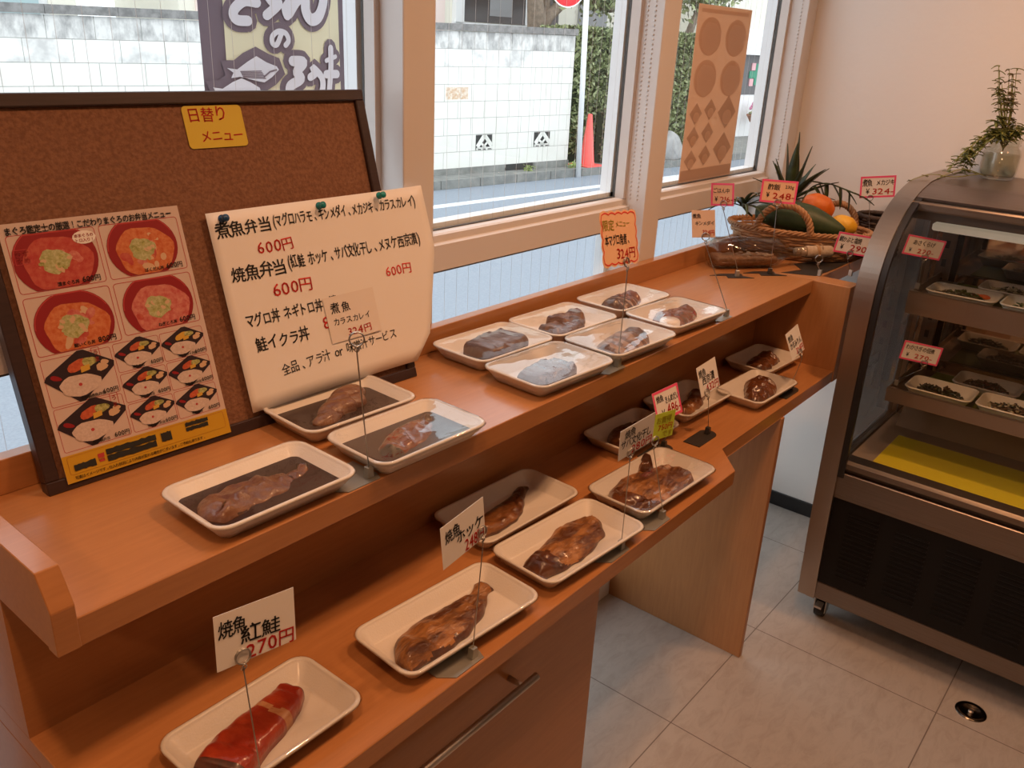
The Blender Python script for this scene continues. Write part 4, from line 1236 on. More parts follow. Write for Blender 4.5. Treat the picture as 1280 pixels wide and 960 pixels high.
WICK = mat('wicker', (0.47, 0.25, 0.11), 0.55, var=(0.33, 0.155, 0.06), vscale=60)
WICK_D = mat('dark_wicker', (0.060, 0.036, 0.024), 0.6, var=(0.035, 0.02, 0.014), vscale=60)
def wicker(name, label, cat, loc, rotz, ax_, ay_, H, m, rows=9, stakes=28, r=0.0042, taper=0.72, handles=True):
    t = thing(name, label, cat, loc, R(rotz))
    n = stakes * 4
    def rad(z):
        k = taper + (1 - taper) * (z / H) ** 0.7
        return ax_ * k, ay_ * k
    w = MB()
    for j in range(rows):
        z = 0.006 + (H - 0.014) * j / (rows - 1)
        rx, ry = rad(z)
        pts = []
        for k in range(n):
            a = 2 * PI * k / n
            o_ = 0.0032 * math.cos(a * stakes / 2 + PI * j)
            pts.append(((rx + o_) * math.cos(a), (ry + o_) * math.sin(a), z + 0.0006 * math.sin(a * 5 + j)))
        w.tube(pts, r, m, 6, closed=True)
    w.build('weave', t)
    s_ = MB()
    for k in range(stakes):
        a = 2 * PI * (k + 0.5) / stakes
        pts = []
        for j in range(5):
            z = 0.002 + (H - 0.004) * j / 4
            rx, ry = rad(max(0.0, z))
            pts.append((rx * math.cos(a), ry * math.sin(a), z))
        s_.tube(pts, r * 0.7, m, 6)
    s_.build('stakes', t)
    rx, ry = rad(0.003)
    MB().lathe([(0.0005, 0.001), (1.0, 0.001), (1.0, 0.005), (0.0005, 0.005)], m, 40, M=Matrix.Diagonal((rx, ry, 1, 1)), cap=False).build('bottom', t)
    rm_ = MB()
    for s in range(3):
        pts = []
        for k in range(140):
            a = 2 * PI * k / 140
            q = a * 26 + s * 2 * PI / 3
            pts.append(((ax_ + 0.0052 * math.cos(q)) * math.cos(a), (ay_ + 0.0052 * math.cos(q)) * math.sin(a), H + 0.0045 * math.sin(q)))
        rm_.tube(pts, 0.0038, m, 6, closed=True)
    rm_.build('braided_rim', t)
    return t
def rope_handle(t, a, b, hgt, lean, m, loc_inv=None, strands=3):
    hb_ = MB()
    a, b, lean = Vector(a), Vector(b), Vector(lean)
    for s in range(strands):
        pts = []
        for k in range(60):
            u = k / 59
            th = PI * u
            c = a.lerp(b, 0.5 - 0.5 * math.cos(th)) + Vector((0, 0, hgt * math.sin(th))) + lean * math.sin(th)
            tang = ((b - a) * 0.5 * math.sin(th) + Vector((0, 0, hgt * math.cos(th)))).normalized()
            n1 = Vector((lean.x, lean.y, 0)).normalized() if lean.length > 0 else Vector((0, 1, 0))
            n2 = tang.cross(n1).normalized()
            q = u * 2 * PI * 7 + s * 2 * PI / strands
            pts.append(c + n1 * 0.0058 * math.cos(q) + n2 * 0.0058 * math.sin(q))
        hb_.tube(pts, 0.0052, m, 6)
    return hb_.build('rope_handle', t)
BX, BY, BR = 2.285, -0.165, -68
BAX, BAY, BHT = 0.205, 0.125, 0.085
bk_ = wicker('wicker_basket', 'oval wicker fruit basket with twisted handles on the worktop corner', 'basket', (BX, BY, ZU), BR, BAX, BAY, BHT, WICK)
rope_handle(bk_, (-0.120, -0.100, BHT), (0.030, -0.124, BHT), 0.078, (0, -0.012, 0), WICK)
rope_handle(bk_, (0.060, 0.120, BHT), (0.165, 0.078, BHT), 0.062, (0, 0.012, 0), WICK)

def lathe_path(name, label, cat, pts, rad, m, n=20, bumps=0.0, group=None):
    mb = MB()
    sp = spline(pts, 30)
    rs = list(smooth_list(rad, len(sp)))
    mb.tube(sp, rs, m, n)
    if bumps:
        for v in mb.b.verts:
            v.co += v.co.normalized() * noise.noise(v.co * 60) * bumps
    return tag(mb.build(name), label, cat, group)
PAPAYA = mat('dark_green_rind', (0.022, 0.042, 0.012), 0.5, var=(0.038, 0.062, 0.016), vscale=30)
lathe_path('green_papaya', 'big dark green papaya tapering to a point in the wicker basket', 'fruit',
           [(2.215, -0.055, 1.118), (2.225, -0.12, 1.122), (2.240, -0.20, 1.115), (2.252, -0.265, 1.103), (2.258, -0.310, 1.098)], [0.020, 0.044, 0.047, 0.031, 0.008], PAPAYA, 24)
ORANGE = mat('orange_peel', (0.72, 0.18, 0.015), 0.42, var=(0.62, 0.12, 0.010), vscale=15, bump=0.4, bscale=260)
LEMON = mat('lemon_peel', (0.80, 0.43, 0.025), 0.4, bump=0.4, bscale=260)
lathe_path('orange_fruit', 'plump orange fruit between the papaya and the yellow citrus', 'fruit', [(2.31, -0.156, 1.160), (2.322, -0.18, 1.150), (2.338, -0.215, 1.137), (2.348, -0.238, 1.130)], [0.014, 0.038, 0.037, 0.012], ORANGE, 24)
lathe_path('yellow_citrus', 'yellow citrus fruit at the papaya tip in the basket', 'fruit', [(2.315, -0.245, 1.103), (2.320, -0.270, 1.106), (2.328, -0.300, 1.100), (2.334, -0.320, 1.096)], [0.010, 0.028, 0.028, 0.008], LEMON, 24)
lathe_path('red_apple', 'small red apple peeking out behind the papaya', 'fruit', [(2.265, -0.105, 1.142), (2.270, -0.115, 1.165), (2.275, -0.120, 1.178)], [0.012, 0.030, 0.010], mat('red_apple_skin', (0.30, 0.014, 0.016), 0.3, coat=0.3), 20)

LEAF = mat('pineapple_leaf', (0.055, 0.080, 0.022), 0.4, var=(0.030, 0.042, 0.014), vscale=30)
def blade(mb, base, d, length, width, droop, m, seg=9, fold=0.25):
    base, d = Vector(base), Vector(d).normalized()
    sd_ = d.cross(Vector((0, 0, 1)))
    sd_ = sd_.normalized() if sd_.length > 0.05 else Vector((1, 0, 0))
    V, F = [], []
    p, dd = base.copy(), d.copy()
    for i in range(seg + 1):
        u = i / seg
        w = width * (0.75 + 0.6 * u - 1.35 * u ** 2.2) * 0.5 if u < 1 else 0.0004
        up_ = sd_.cross(dd).normalized()
        V += [tuple(p + sd_ * w + up_ * w * fold), tuple(p - up_ * 0.0006), tuple(p - sd_ * w + up_ * w * fold), tuple(p - up_ * 0.0018)]
        p = p + dd * (length / seg)
        dd = (dd + Vector((0, 0, -droop / seg))).normalized()
    for i in range(seg):
        a = i * 4
        F += [(a, a + 1, a + 5, a + 4), (a + 1, a + 2, a + 6, a + 5), (a + 2, a + 3, a + 7, a + 6), (a + 3, a, a + 4, a + 7)]
    mb.faces(V, F, m, smooth=True)
pine = thing('pineapple', 'pineapple with a tall leafy crown behind the wicker basket', 'fruit', (2.40, -0.075, ZU))
PINE = mat('pineapple_skin', (0.36, 0.19, 0.045), 0.5, var=(0.18, 0.09, 0.025), vscale=60, bump=0.8, bscale=90)
MB().lathe([(0.0005, 0.0005), (0.035, 0.002), (0.050, 0.025), (0.055, 0.07), (0.050, 0.115), (0.036, 0.142), (0.0005, 0.15)], PINE, 26, cap=False).build('pineapple_body', pine)
cr = MB()
for (az, el, ln, wd, dr_) in ((20, 88, .205, .046, .05), (100, 84, .17, .044, .1), (200, 84, .18, .046, .1), (300, 80, .17, .046, .1), (-118, 48, .170, .046, .30), (-100, 36, .165, .044, .35), (-140, 60, .150, .028, .25), (-95, 22, .14, .024, .5), (150, 62, .14, .028, .2), (95, 70, .13, .028, .2), (60, 55, .13, .026, .3), (-60, 55, .14, .028, .4), (-30, 62, .13, .026, .3), (0, 45, .12, .026, .5), (-165, 40, .13, .024, .5), (130, 40, .13, .024, .5)):
    blade(cr, (0.012 * math.cos(R(az)), 0.012 * math.sin(R(az)), 0.14), (math.cos(R(az)) * math.cos(R(el)), math.sin(R(az)) * math.cos(R(el)), math.sin(R(el))), ln, wd, dr_, LEAF)
cr.build('leafy_crown', pine)
sp_ = thing('leafy_sprig', 'drooping leafy green sprig hanging over the basket end', 'sprig', (2.13, -0.045, 1.145))
s1 = MB()
for (az, el, ln, wd, dr_) in ((-150, 25, .15, .018, 1.1), (-165, 40, .16, .018, 1.3), (170, 35, .14, .016, 1.2), (-120, 20, .12, .018, 1.2), (-95, 30, .12, .018, 1.0), (-135, 55, .14, .016, 1.6), (150, 20, .12, .016, 1.0), (-70, 35, .12, .016, .8), (-105, 55, .10, .016, 1.0)):
    blade(s1, (0.004 * math.cos(R(az)), 0.004 * math.sin(R(az)), 0), (math.cos(R(az)) * math.cos(R(el)), math.sin(R(az)) * math.cos(R(el)), math.sin(R(el))), ln, wd, dr_, LEAF)
s1.tube([(0.03, -0.02, -0.03), (0.01, -0.01, -0.015), (0, 0, 0.0)], 0.003, LEAF, 7)
s1.build('leaves', sp_)
sp2 = thing('leafy_sprig', 'arching leafy stem draped over the far basket handle', 'sprig', (2.36, -0.13, 1.14))
s2 = MB()
stem_pts = spline([(0, 0, 0), (0.01, -0.02, 0.05), (0.02, -0.06, 0.068), (0.03, -0.11, 0.058), (0.03, -0.15, 0.048)], 20)
s2.tube(stem_pts, 0.0022, LEAF, 6)
for k, (i, az, el, ln) in enumerate(((6, -120, -30, .06), (8, -60, -60, .065), (10, -130, -70, .070), (12, -80, -50, .060), (14, -110, -75, .065), (16, -70, -40, .055), (17, -90, -80, .060), (19, -85, -15, .07), (9, 120, 10, .06))):
    blade(s2, stem_pts[min(i, len(stem_pts) - 1)], (math.cos(R(az)) * math.cos(R(el)), math.sin(R(az)) * math.cos(R(el)), math.sin(R(el))), ln, .018, .35, LEAF, 7)
s2.build('leaves', sp2)
pot = wicker('coiled_basket', 'small dark coiled basket in the corner by the showcase', 'basket', (2.475, -0.335, ZU), 0, 0.058, 0.058, 0.120, WICK_D, rows=14, stakes=16, r=0.0050, taper=1.0)
cc_ = MB()
for j in range(5):
    cc_.tube([((0.066 + 0.002 * math.sin(5 * a + j)) * math.cos(a), (0.066 + 0.002 * math.cos(4 * a)) * math.sin(a), 0.012 + j * 0.014) for a in np.linspace(0, 2 * PI, 40, endpoint=False)], 0.0075, WICK_D, 6, closed=True)
cc_.build('coiled_band', pot)

# ------------------------------------------------------------------ refrigerated showcase along the far wall
CY0, CY1 = -0.470, -1.52                    # window-side end and far end
case = thing('refrigerated_showcase', 'stainless showcase on casters with curved glass and black louvred panel', 'showcase', (2.26, -1.0, 0))
def cp(mb, name, parent=case, fix=True):
    o = mb.build(name, parent, fix=fix)
    if parent is case:
        o.matrix_parent_inverse = Matrix.Translation(case.location).inverted()
    return o
PROF = [(1.960, 0.085), (1.940, 0.30), (1.930, 0.50), (1.922, 0.70), (1.918, 0.90), (1.920, 1.02), (1.936, 1.095), (1.975, 1.158), (2.036, 1.208), (2.110, 1.243), (2.190, 1.263), (2.270, 1.272), (2.555, 1.272)]
PS = [tuple(p) for p in spline(PROF, 60)]
def offset_prof(P, d):
    out = []
    for i, p in enumerate(P):
        a, b = np.array(P[max(0, i - 1)]), np.array(P[min(len(P) - 1, i + 1)])
        t = (b - a) / (np.linalg.norm(b - a) + 1e-9)
        n = np.array([t[1], -t[0]])
        out.append((p[0] + n[0] * d, p[1] + n[1] * d))
    return out
def sweep(mb, P, d0, d1, ya, yb, m, smooth=False):
    A_, B_ = offset_prof(P, d0), offset_prof(P, d1)
    n = len(P)
    V = [(a[0], ya, a[1]) for a in A_] + [(b[0], ya, b[1]) for b in B_] + [(a[0], yb, a[1]) for a in A_] + [(b[0], yb, b[1]) for b in B_]
    F = []
    for i in range(n - 1):
        F += [(i, i + 1, n + i + 1, n + i), (2 * n + i, 3 * n + i, 3 * n + i + 1, 2 * n + i + 1), (i, 2 * n + i, 2 * n + i + 1, i + 1), (n + i, n + i + 1, 3 * n + i + 1, 3 * n + i)]
    F += [(0, n, 3 * n, 2 * n), (n - 1, 3 * n - 1, 4 * n - 1, 2 * n - 1)]
    mb.faces(V, F, m, smooth=False)
SATIN = mat('satin_stainless', (0.40, 0.34, 0.295), 0.33, 1.0, bump=0.0)
SATIN2 = mat('satin_stainless_rail', (0.27, 0.225, 0.195), 0.36, 1.0, var=(0.235, 0.195, 0.168), vscale=14, vstretch=(1, 0.4, 30))
DARK_IN = mat('dark_interior', (0.10, 0.085, 0.075), 0.4, 0.6)
UPPER = [p for p in PS if p[1] >= 0.50]
for (ya, yb, nm) in ((CY0, CY0 - 0.026, 'end_frame'), (CY1 + 0.026, CY1, 'end_frame')):
    ef = MB()
    sweep(ef, PS, 0.0, 0.026, ya, yb, SATIN)
    ef.box((2.535, yb, 0.085), (2.555, ya, 1.272), SATIN)
    ef.box((1.97, min(ya, yb) + 0.003, 0.085), (2.54, max(ya, yb) - 0.003, 0.50), SATIN)
    e = cp(ef, nm)
    sg = MB()
    poly = [(p[0] + 0.010, p[1]) for p in offset_prof(UPPER, 0.012)]
    poly = [(2.54, 0.50)] + [q for q in poly if q[0] < 2.54]
    poly = [(1.975, 0.50)] + poly[1:] + [(2.54, 1.25), (2.54, 0.50)]
    ym = (ya + yb) / 2
    sg.faces([(p[0], ym, p[1]) for p in poly], [tuple(range(len(poly)))], SIDE_GLASS)
    cp(sg, 'side_glass', e)
    et = MB()
    y2 = yb - 0.0005 if ya == CY0 else ya + 0.0005
    y3 = yb - 0.024 if ya == CY0 else ya + 0.024
    sweep(et, PS, -0.0015, 0.014, max(y2, y3), min(y2, y3), SATIN)
    cp(et, 'edge_trim', e)
    gk = MB()
    y4 = y3 - 0.016 if ya == CY0 else y3 + 0.016
    sweep(gk, UPPER, 0.002, 0.016, max(y3, y4), min(y3, y4), BLACK)
    cp(gk, 'gasket', e)
fg = MB()
G0 = [p for p in offset_prof(UPPER, 0.006) if p[1] > 0.535 and p[0] < 2.13]
n = len(G0)
fg.faces([(p[0], CY0 - 0.04, p[1]) for p in G0] + [(p[0], CY1 + 0.04, p[1]) for p in G0], [(i, i + 1, n + i + 1, n + i) for i in range(n - 1)], CASE_GLASS, smooth=True)
cp(fg, 'front_glass', fix=False)
ld_ = MB()
LIDP = [p for p in PS if p[0] >= 2.10 and p[1] > 1.0]
sweep(ld_, LIDP, 0.001, 0.022, CY0 - 0.041, CY1 + 0.041, mat('dark_lid', (0.17, 0.14, 0.13), 0.35, 0.7))
cp(ld_, 'lid')
hr = MB()
hr.box((2.085, CY1 + 0.041, 1.212), (2.110, CY0 - 0.041, 1.234), SATIN2, bevel=0.004)
hr.box((2.10, CY1 + 0.041, 1.190), (2.160, CY0 - 0.041, 1.212), DARK_IN)
cp(hr, 'glass_rail')
cn = MB()
cn.prism([(2.16, 1.245), (2.16, 1.20), (2.30, 1.165), (2.53, 1.160), (2.53, 1.245)], mat('canopy_steel', (0.50, 0.42, 0.35), 0.28, 1.0), 'y', CY1 + 0.03, CY0 - 0.035)
cp(cn, 'canopy')
tl = MB()
tl.box((2.185, CY1 + 0.08, 1.152), (2.215, CY0 - 0.085, 1.172), mat('lamp_cover', (0.75, 0.70, 0.60), 0.3, emit=(1.0, 0.82, 0.60), estr=0.22), bevel=0.004)
cp(tl, 'lamp_bar')
bd_ = MB()
bd_.box((1.985, CY1 + 0.002, 0.088), (2.54, CY0 - 0.022, 0.495), DARK_IN)
cp(bd_, 'cabinet_body')
pn_ = MB()
LOUV = mat('louvre_black', (0.006, 0.005, 0.005), 0.5, spec=0.25)
pn_.box((1.955, CY1 + 0.021, 0.150), (1.984, CY0 - 0.026, 0.434), LOUV)
for c in range(7):
    y0 = CY0 - 0.095 - c * 0.128
    for r_ in range(15):
        z = 0.395 - r_ * 0.0145
        pn_.prism([(1.9555, z), (1.9515, z - 0.0015), (1.9515, z - 0.0055), (1.9555, z - 0.008)], LOUV, 'y', y0 - 0.084, y0)
cp(pn_, 'louvred_panel')
tr = MB()
tr.box((1.961, CY1 + 0.021, 0.086), (1.984, CY0 - 0.023, 0.146), SATIN2, bevel=0.006, seg=3)
tr.box((1.962, CY1 + 0.021, 0.146), (1.980, CY0 - 0.023, 0.152), SATIN2)
cp(tr, 'toe_rail')
rl = MB()
rl.box((1.938, CY1 + 0.021, 0.445), (1.986, CY0 - 0.023, 0.512), SATIN2, bevel=0.002)
rl.box((1.941, CY1 + 0.021, 0.434), (1.986, CY0 - 0.023, 0.4445), SATIN2)
cp(rl, 'front_rail')
sl = MB()
sl.prism([(1.950, 0.512), (1.938, 0.527), (1.938, 0.542), (1.948, 0.549), (1.992, 0.549), (1.992, 0.500), (1.985, 0.500)], SATIN2, 'y', CY1 + 0.041, CY0 - 0.041)
cp(sl, 'sill')
SHELFS = mat('shelf_steel', (0.42, 0.35, 0.30), 0.36, 0.9)
dk = MB()
DECKM = mat('deck_steel', (0.55, 0.44, 0.34), 0.42, 0.6)
dk.box((1.99, CY1 + 0.03, 0.494), (2.53, CY0 - 0.03, 0.4985), DECKM)
dk.prism([(2.42, 0.499), (2.52, 0.499), (2.52, 0.575), (2.50, 0.575)], DECKM, 'y', CY1 + 0.03, CY0 - 0.06)
cp(dk, 'deck')
MAT_G = mat('yellow_green_mat', (0.66, 0.56, 0.02), 0.55)
mt_ = MB().box((2.09, CY1 + 0.08, 0.4990), (2.345, -0.562, 0.5010), MAT_G)
cp(mt_, 'deck_mat')
bk2 = MB()
bk2.box((2.530, CY1 + 0.03, 0.50), (2.535, CY0 - 0.03, 1.165), mat('mirror_back', (0.42, 0.36, 0.31), 0.04, 1.0))
cp(bk2, 'mirror_door')
dv = MB()
for y in (-0.83, -1.18):
    dv.box((2.515, y - 0.008, 0.58), (2.5295, y + 0.008, 1.16), SATIN2)
cp(dv, 'door_stile')
for yu in (CY0 - 0.075, CY1 + 0.075):
    u = MB()
    u.box((2.470, yu - 0.020, 0.58), (2.485, yu + 0.020, 1.16), SATIN2)
    for z in np.arange(0.62, 1.14, 0.055):
        u.box((2.4685, yu - 0.006, z), (2.4698, yu + 0.006, z + 0.022), BLACK)
    cp(u, 'upright')
LINER = mat('green_liner', (0.14, 0.17, 0.018), 0.6)
for (zt, zb_, xb) in ((0.712, 0.671, 2.47), (0.992, 0.930, 2.47)):
    s_ = MB()
    s_.box((2.150, CY1 + 0.06, zt - 0.030), (xb, -0.545, zt - 0.026), SHELFS)
    s_.box((2.147, CY1 + 0.06, zb_), (2.1505, -0.545, zt), SHELFS)
    s_.box((2.1505, -0.5465, zb_ + 0.01), (xb, -0.543, zt - 0.004), SHELFS)
    s_.box((2.1470, CY1 + 0.06, zt - 0.0015), (2.1570, -0.545, zt + 0.0005), SHELFS)
    o = cp(s_, 'shelf')
    l_ = MB().box((2.165, CY1 + 0.10, zt - 0.0255), (xb - 0.01, -0.600, zt - 0.024), LINER)
    cp(l_, 'shelf_liner', o)
    b_ = MB()
    b_.prism([(2.20, zb_ - 0.005), (2.47, zb_ - 0.045), (2.47, zb_ - 0.005)], SATIN2, 'y', -0.556, -0.549)
    b_.box((2.44, -0.565, zb_ - 0.075), (2.468, -0.540, zb_ - 0.0), SATIN2)
    cp(b_, 'shelf_bracket', o)
for (x, y) in ((2.014, -0.530), (2.50, -0.530), (2.014, -1.46), (2.50, -1.46)):
    c_ = MB()
    c_.tube([(x + 0.006, y - 0.013, 0.0285), (x + 0.006, y + 0.013, 0.0285)], 0.028, BLACK, 22)
    o = cp(c_, 'caster')
    k_ = MB()
    k_.box((x - 0.020, y - 0.020, 0.078), (x + 0.020, y + 0.020, 0.0845), STEEL_D)
    for sgn in (-1, 1):
        k_.prism([(x - 0.012, 0.020), (x + 0.020, 0.020), (x + 0.016, 0.078), (x - 0.016, 0.078)], STEEL_D, 'y', y + sgn * 0.0165 - 0.0012, y + sgn * 0.0165 + 0.0012)
    k_.prism([(x - 0.030, 0.040), (x - 0.012, 0.050), (x - 0.012, 0.056), (x - 0.032, 0.048)], STEEL_D, 'y', y - 0.010, y + 0.010)
    cp(k_, 'caster_fork', o)

# trays of side dishes
CFOAM = mat('cream_foam_tray', (0.80, 0.74, 0.62), 0.45)
DG = 'side dish trays in the showcase'
GREENV = mat('dark_seaweed', (0.025, 0.030, 0.012), 0.35, coat=0.3, var=(0.055, 0.065, 0.022), vscale=80)
GREENL = mat('green_vegetable', (0.09, 0.13, 0.025), 0.4, coat=0.2, var=(0.05, 0.075, 0.016), vscale=80)
CARROT = mat('orange_carrot', (0.66, 0.13, 0.02), 0.4, coat=0.2)
BROWNV = mat('brown_simmered', (0.075, 0.040, 0.018), 0.35, coat=0.3, var=(0.13, 0.075, 0.03), vscale=70)
PALEV = mat('pale_vegetable', (0.42, 0.36, 0.20), 0.4, var=(0.55, 0.47, 0.3), vscale=70)
def heap(name, label, loc, rx, ry, h, ms, n=60, seed=1, long=2.2):
    q = random.Random(seed)
    mb = MB()
    mb.ico((0, 0, 0), 1.0, ms[0], 3, (rx * 0.9, ry * 0.9, h * 0.7))
    for v in mb.b.verts:
        d = noise.noise(v.co * 90 + Vector((seed, 0, 0))) * 0.004
        v.co.z = max(0.0, v.co.z + d)
        v.co.x += d; v.co.y += d
    for k in range(n):
        a, rr = q.uniform(0, 6.28), math.sqrt(q.random())
        x, y = rx * rr * math.cos(a), ry * rr * math.sin(a)
        z = h * (1 - rr * rr) ** 0.5 * q.uniform(0.65, 1.0) + 0.003
        s = q.uniform(0.0035, 0.0065)
        Mx = Matrix.Translation((x, y, z)) @ Matrix.Rotation(q.uniform(0, 6.28), 4, 'Z') @ Matrix.Rotation(q.uniform(-0.6, 0.6), 4, 'Y')
        mb.ico((0, 0, 0), s, q.choice(ms), 1, (long * q.uniform(0.7, 1.3), q.uniform(0.6, 1.0), q.uniform(0.4, 0.7)), M=Mx)
    o = mb.build(name, loc=loc, rot=(0, 0, R(90)))
    return tag(o, label, 'side dish', 'side dishes in the showcase', 'thing')
ZS1, ZS2 = 0.712 - 0.024, 0.992 - 0.024
TX, TY = 0.175, 0.130
dish = [
    (2.235, -0.662, ZS2, 'cream foam tray of mixed greens at the window end of the top shelf', (GREENV, GREENL, BROWNV), 'seaweed salad with greens and a carrot piece, first on the top shelf', True),
    (2.240, -0.842, ZS2, 'cream foam tray of leafy greens second along the top shelf front', (GREENL, GREENL, PALEV), 'bright leafy greens second along the top shelf front', False),
    (2.378, -0.760, ZS2, 'cream foam tray of pale vegetables in the second row of the top shelf', (GREENV, PALEV, PALEV), 'pale vegetables with seaweed and carrot in the second row of the top shelf', True),
    (2.240, -0.665, ZS1, 'cream foam tray of dark kelp under the pink card on the bottom shelf', (GREENV, BROWNV, GREENV), 'dark simmered kelp under the lower pink card', False),
    (2.242, -0.848, ZS1, 'cream foam tray of brown-green simmered greens second on the bottom shelf', (BROWNV, GREENV, PALEV), 'brown-green simmered greens second on the bottom shelf', False),
    (2.384, -0.755, ZS1, 'cream foam tray of dark purple-brown beans behind the kelp tray', (GREENV, BROWNV, DARKG), 'dark glazed beans behind the kelp tray', False),
]
for k, (x, y, z, lab, ms, flab, car) in enumerate(dish):
    make_tray(lab, x, y, z, TX, TY, 90, film=None if k in (1, 3, 4) else FILM, sauce=None, group=DG, H=0.030, material=CFOAM, bulge=0.004, skirt=False)
    o = heap('side_dish', flab, (x - 0.004, y + 0.004, z + 0.0045), 0.062, 0.036, 0.024, ms, n=90, seed=k + 3)
    if car:
        cb = MB()
        cb.ico((-0.050, -0.014, 0.018), 1.0, CARROT, 2, (0.017, 0.011, 0.007))
        cb.ico((-0.034, -0.020, 0.016), 1.0, CARROT, 2, (0.012, 0.009, 0.006))
        cb.build('carrot_piece', o)
M = price_card('pink-bordered price card at the window end of the top showcase shelf', (2.102, -0.567, 1.120), -142.5, -2.6, -8.1, 0.101, 0.052, 'pink',
               [('あさくらげ', -0.32, 0.08, 0.28, INK, 0.85), ('¥', -0.36, -0.32, 0.26, INK, 1.0), ('220-', -0.14, -0.32, 0.28, RED_INK, 1.3)])
stand('wire stand clipped at the top showcase shelf corner', (2.175, -0.557, 0.9925), M, 0.10, -0.45, 0.101, 0.052, plate=None)
M = price_card('pink-bordered price card hanging over the kelp tray on the bottom showcase shelf', (2.120, -0.615, 0.838), -150, 2, -7.6, 0.101, 0.052, 'pink',
               [('わかさぎの佃煮', -0.42, 0.10, 0.28, INK, 0.78), ('¥', -0.36, -0.30, 0.28, INK, 1.0), ('270-', -0.14, -0.32, 0.30, RED_INK, 1.3)])
stand('wire stand at the bottom showcase shelf corner', (2.175, -0.560, 0.7125), M, 0.16, -0.45, 0.101, 0.052, plate=None)

# jar with cuttings on the showcase
JAR = clear('jar_glass', (0.93, 0.93, 0.89), 0.02, 1.5, gain=1.2, base=0.02)
WATER = mat('cloudy_water', (0.60, 0.56, 0.47), 0.15, trans=0.75)
jar = thing('glass_jar', 'glass jar of water with rooted cuttings standing on the showcase', 'jar', (2.455, -0.628, 1.2725))
jar.scale = (1.02, 1.02, 1.0)
MB().lathe([(0.0005, 0.0), (0.036, 0.0), (0.042, 0.005), (0.046, 0.020), (0.047, 0.066), (0.043, 0.078), (0.037, 0.084), (0.037, 0.088), (0.040, 0.090), (0.040, 0.094), (0.037, 0.096), (0.040, 0.099), (0.040, 0.104), (0.0385, 0.106), (0.0355, 0.106), (0.0350, 0.086), (0.041, 0.076), (0.0445, 0.064), (0.0435, 0.021), (0.039, 0.008), (0.0005, 0.006)], JAR, 32, cap=False).build('jar_glass', jar)
MB().lathe([(0.0005, 0.0065), (0.0385, 0.0085), (0.0430, 0.021), (0.0440, 0.066), (0.0005, 0.066)], clear('jar_water', (0.86, 0.83, 0.74), 0.02, 1.33, base=0.03), 28, cap=False).build('water', jar)
plant = thing('leafy_cuttings', 'green sprouting cuttings growing out of the glass jar', 'plant', (2.455, -0.628, 1.2725))
STEMG = mat('pale_green_stem', (0.28, 0.30, 0.08), 0.5)
LEAFG = mat('herb_leaf', (0.24, 0.27, 0.075), 0.5, var=(0.15, 0.175, 0.05), vscale=60)
LEAFD = mat('herb_leaf_top', (0.17, 0.15, 0.07), 0.5)
RT, UP_ = Vector((0.62, -0.785, 0)), Vector((0, 0, 1))
pl = MB()
q = random.Random(5)
def leafy(pts, r0, leaves, size, m):
    sp = spline(pts, 24)
    pl.tube(sp, [r0 * (1 - 0.5 * i / len(sp)) for i in range(len(sp))], STEMG, 5)
    for k in range(leaves):
        i = int((0.25 + 0.75 * (k + 1) / leaves) * (len(sp) - 1))
        p = sp[i]
        for w in range(3):
            az = q.uniform(0, 6.28)
            el = q.uniform(-0.35, 0.5)
            blade(pl, p, (math.cos(az) * math.cos(el), math.sin(az) * math.cos(el), math.sin(el)), size * q.uniform(0.6, 1.1), size * 0.34, 0.7, m, 4, 0.1)
for k in range(13):
    s = q.uniform(-0.055, 0.015)
    top = Vector((0, 0, 0)) + RT * (s - 0.015) + UP_ * q.uniform(0.20, 0.295)
    leafy([(0, 0, 0.075), tuple(RT * s * 0.3 + UP_ * 0.13), tuple(RT * s * 0.8 + UP_ * 0.19), tuple(top)], 0.0016, 8, 0.020, LEAFG if k % 2 else LEAFD)
for k in range(14):
    s = q.uniform(-0.05, 0.045)
    leafy([(0, 0, 0.080), tuple(RT * s * 0.5 + UP_ * 0.115 + Vector((q.uniform(-.02, .02), 0, 0))), tuple(RT * s + UP_ * q.uniform(0.12, 0.165))], 0.0016, 5, 0.030, LEAFG)
for k in range(10):
    s = -q.uniform(0.05, 0.12)
    d = Vector((q.uniform(-0.05, 0.01), q.uniform(-0.02, 0.03), 0))
    leafy([(0, 0, 0.085), tuple(RT * -0.03 + UP_ * 0.118 + d * 0.4), tuple(RT * s * 0.8 + UP_ * q.uniform(0.05, 0.10) + d), tuple(RT * s + UP_ * q.uniform(0.004, 0.06) + d)], 0.0016, 7, 0.026, LEAFG)
leafy([tuple(RT * -0.05 + UP_ * 0.01), tuple(RT * -0.10 + UP_ * 0.005 + Vector((-0.06, 0, 0))), tuple(RT * -0.155 + UP_ * 0.012 + Vector((-0.10, 0, 0))), tuple(RT * -0.20 + UP_ * -0.004 + Vector((-0.12, 0, 0)))], 0.0016, 3, 0.012, LEAFD)
leafy([tuple(RT * -0.03 + UP_ * 0.006), tuple(RT * -0.08 + UP_ * 0.028 + Vector((-0.08, 0, 0))), tuple(RT * -0.11 + UP_ * 0.002 + Vector((-0.10, 0.02, 0)))], 0.0015, 1, 0.012, STEMG)
pl.build('foliage', plant)

# floor drain
dr_ = thing('floor_drain', 'small round metal drain cap set in the floor', 'drain', (1.887, -0.983, 0.0))
MB().lathe([(0.0005, 0.0012), (0.022, 0.0012), (0.024, 0.0030), (0.036, 0.0030), (0.038, 0.0004)], mat('dark_chrome', (0.16, 0.14, 0.12), 0.22, 1.0), 36, cap=False).build('drain_cap', dr_)
MB().lathe([(0.0005, 0.0032), (0.006, 0.0032), (0.007, 0.0013)], STEEL_D, 16, cap=False).build('drain_screw', dr_)

